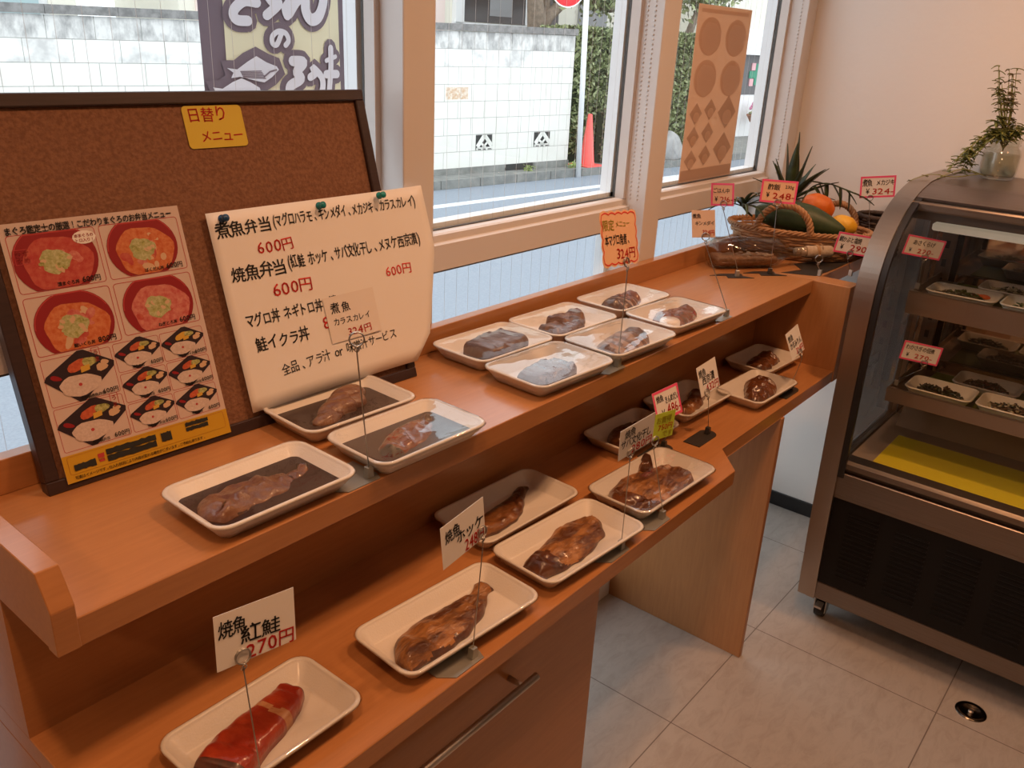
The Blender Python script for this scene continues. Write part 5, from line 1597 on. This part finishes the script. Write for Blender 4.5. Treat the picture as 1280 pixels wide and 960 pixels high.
# ------------------------------------------------------------------ street outside
ZR = -0.13
ASPH = mat('asphalt', (0.28, 0.315, 0.365), 0.85, var=(0.24, 0.27, 0.315), vscale=60, bump=0.4, bscale=120)
CONC = mat('grey_concrete', (0.27, 0.27, 0.25), 0.85, var=(0.19, 0.19, 0.18), vscale=8)
rd = MB().box((-12, 0.16, ZR - 0.1), (60, 9.0, ZR), ASPH).build('road')
tag(rd, kind='structure')
CURB = [(-6.0, 7.75), (0.0, 7.02), (7.2, 6.13), (9.66, 5.80), (11.9, 5.50), (14.2, 5.33), (24.0, 4.6)]
sw = MB()
sw.prism(CURB + [(40, 14), (-10, 14)], CONC, 'z', ZR + 0.001, -0.03)
tag(sw.build('sidewalk'), kind='structure')
cb_ = MB()
for (a, b) in zip(CURB[:-1], CURB[1:]):
    L_n = math.hypot(b[0] - a[0], b[1] - a[1])
    n_ = max(1, int(L_n / 0.6))
    for i in range(n_):
        p = [a[j] + (b[j] - a[j]) * (i + 0.01) / n_ for j in (0, 1)]
        r_ = [a[j] + (b[j] - a[j]) * (i + 0.99) / n_ for j in (0, 1)]
        cb_.prism([(p[0], p[1] - 0.10), (r_[0], r_[1] - 0.10), (r_[0], r_[1] + 0.02), (p[0], p[1] + 0.02)], CONC, 'z', ZR + 0.001, -0.025)
tag(cb_.build('kerb'), kind='structure')
ln_ = MB()
LINEP = [(-4, 6.35), (3.0, 5.63), (6.35, 5.30), (9.37, 5.03), (13.04, 4.72), (22, 4.1)]
for (a, b) in zip(LINEP[:-1], LINEP[1:]):
    ln_.prism([(a[0], a[1] - 0.07), (b[0], b[1] - 0.07), (b[0], b[1] + 0.07), (a[0], a[1] + 0.07)], mat('road_paint', (0.78, 0.80, 0.82), 0.7, var=(0.55, 0.58, 0.62), vscale=18, mid=(0.5, 0.75)), 'z', ZR + 0.0005, ZR + 0.004)
tag(ln_.build('road_marking'), kind='structure')

# block wall across the road
WX0, WX1 = -2.0, 9.66
def wy(x): return 6.20 - 0.20 * (x - 8.5)
def wz(x): return 0.0115 * (x - 6.0)
BLK = mat('pale_block', (0.84, 0.83, 0.78), 0.85, var=(0.78, 0.765, 0.70), vscale=2.2)
STAIN = mat('stained_block', (0.36, 0.355, 0.345), 0.85, var=(0.74, 0.73, 0.70), vscale=5.0, vstretch=(1.6, 1, 0.8), mid=(0.36, 0.58))
STAIN2 = mat('lightly_stained_block', (0.58, 0.57, 0.55), 0.85, var=(0.84, 0.83, 0.79), vscale=3.0, mid=(0.36, 0.50))
JOINT = mat('block_joint', (0.40, 0.39, 0.36), 0.9)
COPE = mat('weathered_coping', (0.17, 0.165, 0.16), 0.85, var=(0.29, 0.28, 0.27), vscale=12, mid=(0.38, 0.66))
FOOT = mat('wall_footing', (0.20, 0.20, 0.185), 0.85, var=(0.30, 0.30, 0.28), vscale=6)
def wall_solid(mb, x0, x1, z0, z1, m, pr=0.0, dep=0.12):
    y0, y1 = wy(x0), wy(x1)
    V = [(x0, y0 - pr, z0 + wz(x0)), (x1, y1 - pr, z0 + wz(x1)), (x1, y1 + dep, z0 + wz(x1)), (x0, y0 + dep, z0 + wz(x0)),
         (x0, y0 - pr, z1 + wz(x0)), (x1, y1 - pr, z1 + wz(x1)), (x1, y1 + dep, z1 + wz(x1)), (x0, y0 + dep, z1 + wz(x0))]
    mb.faces(V, [(3, 2, 1, 0), (4, 5, 6, 7), (0, 1, 5, 4), (1, 2, 6, 5), (2, 3, 7, 6), (3, 0, 4, 7)], m)
wl_ = thing('block_wall', 'pale concrete block wall with grey coping across the road', 'wall', (4, 7, 0))
wl_['kind'] = 'structure'
def wp(mb, name, parent=wl_):
    o = mb.build(name, parent)
    if parent is wl_:
        o.matrix_parent_inverse = Matrix.Translation(wl_.location).inverted()
    return o
m1 = MB()
wall_solid(m1, WX0, WX1, -0.02, 1.60, JOINT, -0.004)
wp(m1, 'mortar_core')
CH = 0.200
m2 = MB()
VENTS = [(8.09, 8.34), (9.04, 9.31)]
for r_ in range(8):
    z0 = 0.02 + r_ * CH
    x = WX0 + (0.2 if r_ % 2 else 0.0)
    while x < WX1 - 0.01:
        x1_ = min(x + 0.40, WX1)
        segs = [(x, x1_)]
        if r_ == 2 - 1:
            for (va, vb) in VENTS:
                ns_ = []
                for (a, b) in segs:
                    if b <= va or a >= vb: ns_.append((a, b)); continue
                    if a < va: ns_.append((a, va - 0.004))
                    if b > vb: ns_.append((vb + 0.004, b))
                segs = ns_
        for (a, b) in segs:
            if b - a > 0.02:
                wall_solid(m2, a + 0.003, b - 0.003, z0 + 0.003, z0 + CH - 0.003, STAIN if r_ >= 7 else (STAIN2 if r_ == 6 else BLK), 0.0, 0.1)
        x = x1_
wp(m2, 'block_courses')
m3 = MB()
x = WX0
while x < WX1:
    wall_solid(m3, x + 0.002, min(x + 0.6, WX1 + 0.01) - 0.002, 1.622, 1.70, COPE, 0.035, 0.15)
    x += 0.6
wp(m3, 'coping')
m4 = MB()
for (a, b) in ((WX0, 8.55), (9.05, WX1)):
    wall_solid(m4, a, b, -0.12, 0.02, FOOT, 0.02)
wall_solid(m4, 8.55, 9.05, -0.12, -0.085, FOOT, 0.02)
wp(m4, 'footing')
VOID = mat('vent_shadow', (0.05, 0.048, 0.045), 0.9)
for (va, vb) in VENTS:
    vm = MB()
    z0, z1 = 0.02 + CH + 0.012, 0.02 + 2 * CH - 0.012
    wall_solid(vm, va, vb, z0, z1, VOID, -0.001, 0.02)
    vo = wp(vm, 'vent_block')
    vl = MB()
    w_, h_ = vb - va, z1 - z0
    Mv = Matrix.Identity(4)
    dx = Vector((1, -0.2, 0.0115)).normalized()
    dn = Vector((-0.2, -1, 0)).normalized()
    for i in range(3):
        Mv[i][0], Mv[i][1], Mv[i][2], Mv[i][3] = dx[i], (0, 0, 1)[i], dn[i], (va, wy(va) - 0.012, z0 + wz(va))[i]
    for (p_, q_) in (((0.0, 0.25), (0.42, 1.0)), ((0.0, 0.0), (0.55, 0.95)), ((0.45, 1.0), (1.0, 0.05)), ((0.55, 1.0), (1.0, 0.3)), ((0.30, 0.0), (0.72, 0.55)), ((0.28, 0.45), (0.70, 0.0))):
        ribbon(vl, [(p_[0] * w_, p_[1] * h_), (q_[0] * w_, q_[1] * h_)], 0.030, 0.0, BLK, M=Mv, caps=0)
    ribbon(vl, [(0, 0.02), (w_, 0.02)], 0.02, 0.0, BLK, M=Mv, caps=0)
    o = wp(vl, 'vent_lattice', vo)
RUST = mat('rust_stain', (0.62, 0.40, 0.24), 0.9, var=(0.80, 0.72, 0.62), vscale=30)
m5 = MB()
wall_solid(m5, 7.62, 7.95, 0.845, 0.985, RUST, 0.0012, 0.0)
wp(m5, 'rust_streak')
m6 = MB()
V0 = 8.58
wall_solid(m6, V0, V0 + 0.46, -0.085, 0.02, VOID, -0.06, 0.0)
wp(m6, 'drain_opening')

# round no-entry sign, cones
POLEW = mat('white_pole_paint', (0.86, 0.86, 0.86), 0.4)
pole = thing('no_entry_sign', 'white pole carrying a red road sign at the wall end', 'road sign', (9.53, 5.68, -0.03))
MB().tube([(0, 0, ZR + 0.03 + 0.001), (0, 0, 3.0)], 0.036, POLEW, 16).build('pole', pole)
fm_ = face_matrix((9.02, 5.60, 2.19), math.atan2(-1.1 - 5.6, -0.26 - 9.4), 0, 0)
sgn = MB()
SIGN_RED = mat('sign_red', (0.72, 0.02, 0.03), 0.4)
sgn.prism(ellipse(0, 0, 0.20, 0.20, 40), POLEW, 'z', -0.006, 0.0)
sgn.prism(ellipse(0, 0, 0.185, 0.185, 40), SIGN_RED, 'z', 0.0002, 0.0015)
ribbon(sgn, [(-0.10, -0.02), (0.10, -0.02)], 0.05, 0.0022, POLEW, caps=0)
so2 = sgn.build('sign_disc', pole)
so2.matrix_parent_inverse = Matrix.Translation(pole.location).inverted()
so2.matrix_basis = fm_
pole.rotation_euler = (0, R(-2.6), 0)
CONE = mat('cone_orange', (0.85, 0.12, 0.10), 0.5)
def cone(x, y, lab, h=0.70):
    t = thing('traffic_cone', lab, 'traffic cone', (x, y, -0.0295), R(-8), 'traffic cones by the hedge')
    MB().lathe([(0.115, 0.022), (0.105, 0.06), (0.030, h), (0.0005, h + 0.004)], CONE, 24, cap=False).build('cone_body', t)
    MB().box((-0.19, -0.19, 0.0), (0.19, 0.19, 0.022), CONE, bevel=0.006).build('cone_base', t)
    return t
cone(9.98, 5.86, 'tall orange traffic cone standing beside the road sign pole')
cone(9.765, 6.15, 'short orange traffic cone tucked between wall end and pole', 0.42).scale = (0.5, 0.5, 0.8)

def leaf_cloud(n, inside, size, seed):
    """numpy leaf quads where inside(x, y, z) draws surface points"""
    g = np.random.default_rng(seed)
    P = inside(g, n)
    d = g.normal(size=(n, 3)); d /= np.linalg.norm(d, axis=1)[:, None]
    e = np.cross(d, g.normal(size=(n, 3))); e /= np.linalg.norm(e, axis=1)[:, None] + 1e-9
    s = size * g.uniform(0.6, 1.3, (n, 1))
    A_, B_, C_, D_ = P - d * s, P + e * s * 0.45, P + d * s, P - e * s * 0.45
    V = np.stack([A_, B_, C_, D_], 1).reshape(-1, 3)
    F = np.arange(4 * n).reshape(-1, 4)
    return V, F
def cloud_obj(name, V, F, ms, parent=None, seed=0, core=None):
    me = bpy.data.meshes.new(name)
    Vl = V.tolist(); Fl = F.tolist()
    nl = len(Fl)
    if core is not None:
        o_ = len(Vl)
        Vl += core[0]; Fl += [[i + o_ for i in f] for f in core[1]]
    me.from_pydata(Vl, [], Fl)
    for m in ms: me.materials.append(m)
    g = np.random.default_rng(seed)
    idx = g.integers(0, len(ms) - (1 if core is not None else 0), len(Fl)).astype(np.int32)
    if core is not None:
        idx[nl:] = len(ms) - 1
    me.polygons.foreach_set('material_index', idx)
    me.update()
    o = bpy.data.objects.new(name, me)
    COL.objects.link(o)
    if parent: o.parent = parent
    return o
H1 = mat('hedge_leaf', (0.20, 0.24, 0.10), 0.5)
H2 = mat('hedge_leaf_light', (0.36, 0.40, 0.20), 0.5)
H3 = mat('hedge_leaf_dark', (0.08, 0.10, 0.045), 0.5)
H4 = mat('hedge_leaf_brown', (0.22, 0.16, 0.10), 0.6)
HC = mat('hedge_core', (0.035, 0.045, 0.022), 0.9)
def box_surface(x0, x1, yf, depth, z0, z1):
    def f(g, n):
        x = g.uniform(x0, x1, n)
        y = yf(x) + np.abs(g.normal(0, 0.05, n))
        z = g.uniform(z0, z1, n)
        top = g.random(n) < 0.18
        y = np.where(top, yf(x) + g.uniform(0, depth, n), y)
        z = np.where(top, z1 - np.abs(g.normal(0, 0.03, n)), z)
        return np.stack([x, y, z], 1)
    return f
hy = lambda x: 6.22 - 0.20 * (x - 9.7)
def core_box(x0, x1, yf, depth, z0, z1):
    v = [(x0, yf(x0) + .06, z0), (x1, yf(x1) + .06, z0), (x1, yf(x1) + depth, z0), (x0, yf(x0) + depth, z0), (x0, yf(x0) + .06, z1 - .05), (x1, yf(x1) + .06, z1 - .05), (x1, yf(x1) + depth, z1 - .05), (x0, yf(x0) + depth, z1 - .05)]
    return [list(q) for q in v], [[3, 2, 1, 0], [4, 5, 6, 7], [0, 1, 5, 4], [1, 2, 6, 5], [2, 3, 7, 6], [3, 0, 4, 7]]
V, F = leaf_cloud(15000, box_surface(9.98, 13.6, hy, 0.7, 0.10, 1.78), 0.045, 3)
hd = cloud_obj('clipped_hedge', V, F, [H1, H2, H3, H1, HC], seed=1, core=core_box(10.01, 13.55, hy, 0.7, -0.029, 1.78))
tag(hd, 'tall clipped green hedge growing past the end of the block wall', 'hedge', kind='thing')
sy = lambda x: 5.84 - 0.20 * (x - 10.3)
V, F = leaf_cloud(3500, box_surface(10.35, 11.40, sy, 0.20, 0.02, 0.72), 0.028, 4)
sh_ = cloud_obj('low_shrub', V, F, [H4, H3, H1, HC], seed=2, core=core_box(10.4, 11.35, sy, 0.2, -0.029, 0.70))
tag(sh_, 'low brownish shrub in front of the tall hedge', 'shrub', kind='thing')
rk = MB().ico((0, 0, 0), 1.0, mat('garden_rock', (0.40, 0.39, 0.38), 0.9, var=(0.28, 0.275, 0.265), vscale=6, bump=0.5, bscale=12), 4, (0.30, 0.16, 0.26))
for v in rk.b.verts:
    v.co += v.co.normalized() * noise.noise(v.co * 4) * 0.06
    v.co.z = max(-0.16, v.co.z)
tag(rk.build('garden_rock', loc=(11.80, 5.58, 0.131)), 'grey boulder at the foot of the low shrub', 'rock')
def clump(g, n):
    return np.stack([g.normal(0, 0.055, n), g.normal(0, 0.018, n), np.abs(g.normal(0.02, 0.03, n))], 1)
V, F = leaf_cloud(200, clump, 0.022, 8)
o = cloud_obj('weed_clump', V, F, [mat('weed_green', (0.34, 0.46, 0.10), 0.6), H2], seed=3)
o.location = (9.66, 5.84, -0.03)
tag(o, 'bright green weeds at the foot of the wall end', 'weeds')
V, F = leaf_cloud(90, clump, 0.018, 9)
o = cloud_obj('weed_clump', V, F, [MATS['weed_green'], H2], seed=4)
o.location = (8.86, 6.00, -0.03)
tag(o, 'small weeds in the drain opening of the block wall', 'weeds')

# tree behind the wall
BARK = mat('tree_bark', (0.26, 0.20, 0.15), 0.9, var=(0.16, 0.125, 0.095), vscale=20, bump=0.6, bscale=25)
tree = thing('garden_tree', 'tree with forked trunk behind the block wall', 'tree', (10.25, 7.1, -0.03))
tk = MB()
tk.tube([(0, 0, 0), (0.01, 0, 1.2), (0.03, 0.0, 1.75), (-0.05, 0, 2.1), (-0.10, 0, 2.6), (-0.05, 0, 3.3)], [0.20, 0.17, 0.15, 0.12, 0.10, 0.06], BARK, 14)
tk.tube([(0.03, 0, 1.66), (0.25, -0.02, 1.95), (0.55, -0.05, 2.15), (1.0, -0.10, 2.25), (1.5, -0.2, 2.5)], [0.11, 0.09, 0.075, 0.06, 0.03], BARK, 12)
tk.tube([(1.0, -0.10, 2.25), (1.5, -0.25, 2.1), (2.1, -0.45, 2.25), (2.9, -0.65, 2.5)], [0.055, 0.045, 0.04, 0.02], BARK, 10)
tk.tube([(3.05, -0.75, 1.65), (3.2, -0.78, 2.0), (3.5, -0.8, 2.4), (4.0, -0.9, 2.9)], [0.07, 0.06, 0.05, 0.03], BARK, 10)
tk.tube([(3.05, -0.75, 0.0), (3.04, -0.75, 0.9), (3.05, -0.75, 1.66)], [0.09, 0.08, 0.07], BARK, 10)
tk.tube([(0.2, 0, 1.9), (0.35, 0.1, 2.4), (0.4, 0.1, 2.9)], [0.06, 0.05, 0.03], BARK, 8)
tk.build('trunk', tree)
def crown(g, n):
    c = np.array([(0.1, 0.1, 2.9), (0.7, 0.0, 2.42), (1.25, -0.3, 2.22), (1.7, -0.3, 2.4), (3.4, -0.8, 2.35), (3.0, -0.6, 2.6), (-0.4, 0.2, 2.8), (2.2, -0.5, 2.6), (4.0, -0.9, 2.6)])
    k = g.integers(0, len(c), n)
    return c[k] + g.normal(0, 1, (n, 3)) * np.array([0.22, 0.2, 0.13])
V, F = leaf_cloud(3800, crown, 0.06, 12)
cloud_obj('crown', V, F, [H1, H2, H3], tree, seed=6)

# houses and the shop across the road
def bld(name, lab, loc):
    t = thing(name, lab, 'building', loc)
    return t
def wpart(t, boxes, m, name):
    mb = MB()
    for (a, b) in boxes: mb.box(a, b, m)
    return mb.build(name, t)
CREAM = mat('cream_siding', (0.86, 0.83, 0.72), 0.8)
PINKW = mat('pink_cladding', (0.88, 0.72, 0.66), 0.8)
TEAL = mat('teal_panel', (0.42, 0.56, 0.58), 0.6)
DARKWIN = mat('dark_window', (0.075, 0.065, 0.065), 0.2)
WHITEW = mat('white_wall', (0.86, 0.86, 0.86), 0.8)
GREYP = mat('grey_panel', (0.33, 0.33, 0.34), 0.6)
rot_w = math.atan(-0.2)
hs = thing('house', 'cream and pink house with large dark windows behind the block wall', 'building', (8.5, 8.8, 0), rot_w)
wpart(hs, [((-2.6, 0.0, -0.03), (4.95, 2.6, 5.5))], CREAM, 'house_wall')
wpart(hs, [((0.55, -0.03, 0.5), (1.35, 0.0, 5.0)), ((-2.4, -0.03, 0.5), (-1.7, 0, 5.0))], PINKW, 'cladding_panel')
wf = wpart(hs, [((1.62, -0.05, 1.80), (3.62, -0.001, 3.6))], DARKWIN, 'window')
wpart(hs, [((1.50, -0.10, 1.70), (1.66, -0.002, 3.7)), ((1.45, -0.10, 1.70), (3.75, -0.06, 1.79)), ((2.90, -0.07, 1.80), (2.94, -0.051, 3.6))], WHITEW, 'window_frame')
wpart(hs, [((2.18, -0.056, 1.9), (2.62, -0.0505, 3.5))], GREYP, 'curtain')
wf2 = wpart(hs, [((4.10, -0.05, 1.78), (4.75, -0.001, 3.2))], GREYP, 'window')
ho = thing('house', 'pale house with a teal panel behind the wall, beyond the cork board', 'building', (2.5, 10.0, 0), rot_w)
wpart(ho, [((-5.0, 0.0, -0.03), (2.35, 4.0, 5.0))], WHITEW, 'house_wall')
wpart(ho, [((0.3, -0.04, 0.8), (1.95, -0.001, 4.0))], TEAL, 'teal_panel')
wpart(ho, [((2.05, -0.03, 0.5), (2.34, -0.001, 4.0))], CREAM, 'cladding_panel')
ga = thing('annex_building', 'white building with a sheer gable seen over the hedge', 'building', (14.6, 11.4, 0), rot_w)
wpart(ga, [((-0.6, 0.0, -0.03), (1.3, 3.0, 4.5))], WHITEW, 'annex_wall')
wpart(ga, [((-0.60, -0.04, 0.5), (-0.35, -0.001, 4.4)), ((1.0, -0.04, 0.5), (1.12, -0.001, 4.4))], GREYP, 'downpipe')
sp3 = thing('corner_shop', 'cream-sided shop with a dark sign panel and white awning band', 'building', (17.2, 6.6, 0), rot_w)
wpart(sp3, [((-2.2, 0.0, -0.03), (3.5, 3.0, 5.0))], mat('shop_siding', (0.74, 0.71, 0.62), 0.8, var=(0.68, 0.65, 0.57), vscale=8, vstretch=(0.1, 0.1, 6)), 'shop_wall')
wpart(sp3, [((-1.9, -0.25, 1.52), (3.3, -0.001, 1.98))], WHITEW, 'awning')
sn = wpart(sp3, [((-1.6, -0.06, 0.78), (0.45, -0.001, 1.515))], mat('sign_charcoal', (0.11, 0.11, 0.115), 0.5), 'sign_board')
wpart(sn, [((-0.42, -0.080, 0.96), (-0.27, -0.0605, 1.36)), ((-0.60, -0.080, 1.09), (-0.42, -0.0605, 1.22))], mat('sign_green', (0.03, 0.28, 0.17), 0.5), 'green_mark')
wpart(sn, [((-0.55, -0.081, 1.235), (-0.43, -0.0605, 1.37)), ((-0.57, -0.081, 0.94), (-0.45, -0.0605, 1.075))], mat('sign_pink', (0.85, 0.45, 0.48), 0.5), 'pink_mark')
wpart(sp3, [((-1.6, -0.05, -0.03), (3.0, -0.001, 0.775))], WHITEW, 'lower_wall')
fp = thing('flower_pot', 'hanging terracotta pot of pink flowers on the shop wall', 'flower pot', (16.60, 6.39, 0.29))
TERRA = mat('terracotta', (0.42, 0.19, 0.11), 0.7)
MB().lathe([(0.0005, -0.02), (0.10, -0.02), (0.17, 0.10), (0.18, 0.10), (0.18, 0.13), (0.15, 0.13), (0.13, 0.10), (0.0005, 0.10)], TERRA, 22, cap=False).build('pot', fp)
fl_ = MB()
for k in range(40):
    a, r_ = rnd.uniform(0, 6.28), rnd.uniform(0, .13)
    fl_.ico((r_ * math.cos(a), r_ * math.sin(a), 0.13 + rnd.uniform(0, 0.10)), 0.035, H2, 1)
for k in range(26):
    a, r_ = rnd.uniform(0, 6.28), rnd.uniform(0, .13)
    fl_.ico((r_ * math.cos(a), r_ * math.sin(a), 0.24 + rnd.uniform(0, 0.10)), 0.035, mat('pink_petal', (0.80, 0.30, 0.48), 0.6), 1)
fl_.build('flowers', fp)

# banner flag hung just outside the window
BAN_Y = 0.90
PURP = mat('banner_purple', (0.21, 0.165, 0.205), 0.8)  # purple and cream lightened: haze and backlight put into the cloth colours
BCREAM = mat('banner_cream', (0.88, 0.85, 0.62), 0.8)
BWHITE = mat('banner_white', (0.82, 0.83, 0.92), 0.8)
bn = thing('banner_flag', 'cream and purple banner with white brush lettering and a fish outside the window', 'banner', (0.99, BAN_Y, 0.62))
bx = MB()
W_, Ht = 0.466, 1.55
nx, ny = 24, 30
def bw(x, z): return 0.012 * math.sin(x * 13 + z * 1.5)
def cloth(x0, x1, z0, z1, m, off, mb):
    V, F = [], []
    for j in range(ny + 1):
        for i in range(nx + 1):
            x, z = x0 + (x1 - x0) * i / nx, z0 + (z1 - z0) * j / ny
            V.append((x, bw(x, z) - off, z))
    for j in range(ny):
        for i in range(nx):
            a = j * (nx + 1) + i
            F.append((a, a + 1, a + nx + 2, a + nx + 1))
    mb.faces(V, F, m, smooth=True)
cloth(0, W_, 0, Ht, PURP, 0, bx)
cloth(0.066, W_ - 0.036, 0.0, Ht, BCREAM, 0.002, bx)
bc_ = bx.build('cloth', bn, fix=False)
lt = MB()
# picture coordinates: u 240..460, v 0..165 map onto the cloth
def bq(px, py):
    """sketch units (from a 1280 x 960 enlargement of the banner) to cloth metres"""
    p, q_ = px / 1000, py / 1000
    return (-0.0195 + 0.3567 * p - 0.033 * q_ + 0.0587 * p * p + 0.0174 * p * q_, 0.9998 + 0.0239 * p - 0.3085 * q_ + 0.0017 * p * p - 0.0453 * p * q_)
def brush(pts, w, outer=True, closed=False):
    P_ = [bq(*p) for p in spline(pts, 40, closed)]
    k = 0.00040
    if outer:
        ribbon(lt, P_, (w + 74) * k, 0.004, PURP)
    ribbon(lt, P_, w * k, 0.007, BWHITE)
for o_ in (True,):
    brush([(450, 20), (370, 10), (310, 60), (300, 110), (330, 145), (395, 150)], 62)
    brush([(500, -60), (560, 20), (600, 30), (520, 110)], 60)
    brush([(700, -160), (680, 0), (650, 60), (660, 110)], 62)
    brush([(670, 90), (730, 0), (790, -20), (800, 80), (840, 140), (900, 120), (940, 30), (950, -60)], 78)
    brush([(620, 240), (590, 320), (560, 310), (560, 260), (600, 225), (650, 240), (670, 290), (650, 325)], 34)
    brush([(700, 440), (780, 450), (730, 520), (760, 570), (690, 620), (680, 660)], 66)
    brush([(830, 560), (870, 530), (850, 490), (920, 560), (930, 640), (900, 720)], 52)
    brush([(1000, 350), (1000, 480), (990, 600), (980, 700)], 50)
    brush([(960, 440), (1040, 410)], 30)
    brush([(960, 540), (1050, 540)], 56)
fish1 = [(260, 495), (330, 505), (400, 445), (455, 405), (520, 450), (590, 480), (605, 505), (560, 560), (510, 600), (460, 590), (350, 560), (290, 570), (305, 530)]
ribbon(lt, [bq(*p) for p in fish1], 0.045, 0.0045, PURP, closed=True)
lt.flat([bq(*p) for p in fish1], 0.0072, BWHITE)
for k in range(6):
    ribbon(lt, [bq(350 + k * 4, 520 + k * 9), bq(490 + k * 6, 515 + k * 11)], 0.0022, 0.0078, PURP, caps=0)
ribbon(lt, [bq(505, 560), bq(545, 520), bq(590, 505)], 0.004, 0.0078, PURP, caps=0)
fish2 = [(160, 640), (230, 650), (300, 600), (360, 570), (420, 600), (480, 640), (500, 700), (300, 720), (200, 700)]
ribbon(lt, [bq(*p) for p in fish2], 0.045, 0.0045, PURP, closed=True)
lt.flat([bq(*p) for p in fish2], 0.0072, BWHITE)
lo_ = lt.build('brush_lettering', bn, fix=False)
for v in lo_.data.vertices:
    x, z, d = v.co.x, v.co.y, v.co.z
    v.co = Vector((x, bw(x, z) - d, z))
tb = MB()
for z in (0.92, 0.30, 1.40):
    tb.prism([(W_ - 0.012, z), (W_ + 0.040, z - 0.006), (W_ + 0.040, z + 0.014), (W_ - 0.012, z + 0.022)], GREYP, 'y', -0.010, -0.006)
tb.build('hanging_tab', bn)
pm_ = MB().tube([(W_ + 0.036, 0, ZR - 0.62 + 0.001), (W_ + 0.036, 0, Ht + 0.05)], 0.011, POLEW, 12)
pm_.tube([(W_ + 0.036, 0, Ht + 0.02), (-0.02, 0, Ht + 0.02)], 0.007, POLEW, 10)
pm_.lathe([(0.0005, ZR - 0.62 + 0.001), (0.15, ZR - 0.62 + 0.001), (0.14, ZR - 0.62 + 0.06), (0.02, ZR - 0.62 + 0.07), (0.02, ZR - 0.62 + 0.12)], POLEW, 24, M=Matrix.Translation((W_ + 0.036, 0, 0)))
pm_.build('banner_pole', bn)

# poster taped to the inside of the end window; its back shows the print through
def translucent(name, col, tcol):
    m, nt, b = _new(name)
    L = nt.links
    b.inputs['Base Color'].default_value = (*col, 1)
    b.inputs['Roughness'].default_value = 0.7
    tr_ = nt.nodes.new('ShaderNodeBsdfTranslucent')
    tr_.inputs['Color'].default_value = (*tcol, 1)
    x = nt.nodes.new('ShaderNodeMixShader')
    x.inputs[0].default_value = 0.42
    L.new(b.outputs[0], x.inputs[1]); L.new(tr_.outputs[0], x.inputs[2])
    L.new(x.outputs[0], nt.nodes['Material Output'].inputs['Surface'])
    return m
WPAP = translucent('poster_back_paper', (0.86, 0.66, 0.52), (0.74, 0.52, 0.37))
WPR = translucent('print_showing_through', (0.80, 0.57, 0.42), (0.62, 0.41, 0.27))
WPR2 = translucent('dark_print_showing_through', (0.70, 0.50, 0.38), (0.50, 0.34, 0.25))
WPW = translucent('pale_print_showing_through', (0.83, 0.62, 0.48), (0.70, 0.49, 0.35))
wpz = thing('window_poster', 'tall menu poster seen from behind on the end window pane', 'poster', (1.974, 0.0915, 1.206))
PWd, PHt = 0.330, 0.475
Mw = Matrix(((1, 0, 0, 0), (0, 0, -1, 0), (0, 1, 0, 0), (0, 0, 0, 1)))
a = MB().box((0, 0, -0.0004), (PWd, PHt, 0.0), WPAP, M=Mw)
a.build('poster_sheet', wpz)
b_ = MB()
for (cx, cy) in ((0.085, 0.395), (0.245, 0.395), (0.085, 0.285), (0.245, 0.285)):
    b_.flat(ellipse(cx, cy, 0.066, 0.050, 28), 0.0004, WPR, M=Mw)
    b_.flat(ellipse(cx + 0.005, cy - 0.004, 0.058, 0.042, 22, wob=0.05), 0.0007, WPW, M=Mw)
for (cx, cy, k) in ((0.055, 0.190, .75), (0.140, 0.200, .75), (0.250, 0.190, 1.2), (0.055, 0.125, .75), (0.140, 0.135, .75), (0.055, 0.060, .75), (0.140, 0.070, .75), (0.250, 0.085, 1.2)):
    h_, w2 = 0.040 * k, 0.050 * k
    b_.flat([(cx - w2, cy), (cx, cy + h_), (cx + w2, cy), (cx, cy - h_)], 0.0004, WPR2, M=Mw)
    b_.flat(ellipse(cx + 0.004, cy - 0.30 * h_, w2 * 0.5, h_ * 0.45, 18), 0.0007, WPW, M=Mw)
b_.flat([(0.005, 0.004), (PWd - 0.005, 0.004), (PWd - 0.005, 0.034), (0.005, 0.034)], 0.0004, WPR2, M=Mw)
b_.flat([(0.02, 0.455), (PWd - 0.02, 0.455), (PWd - 0.02, 0.465), (0.02, 0.465)], 0.0004, WPR, M=Mw)
b_.build('poster_print', wpz, fix=False)
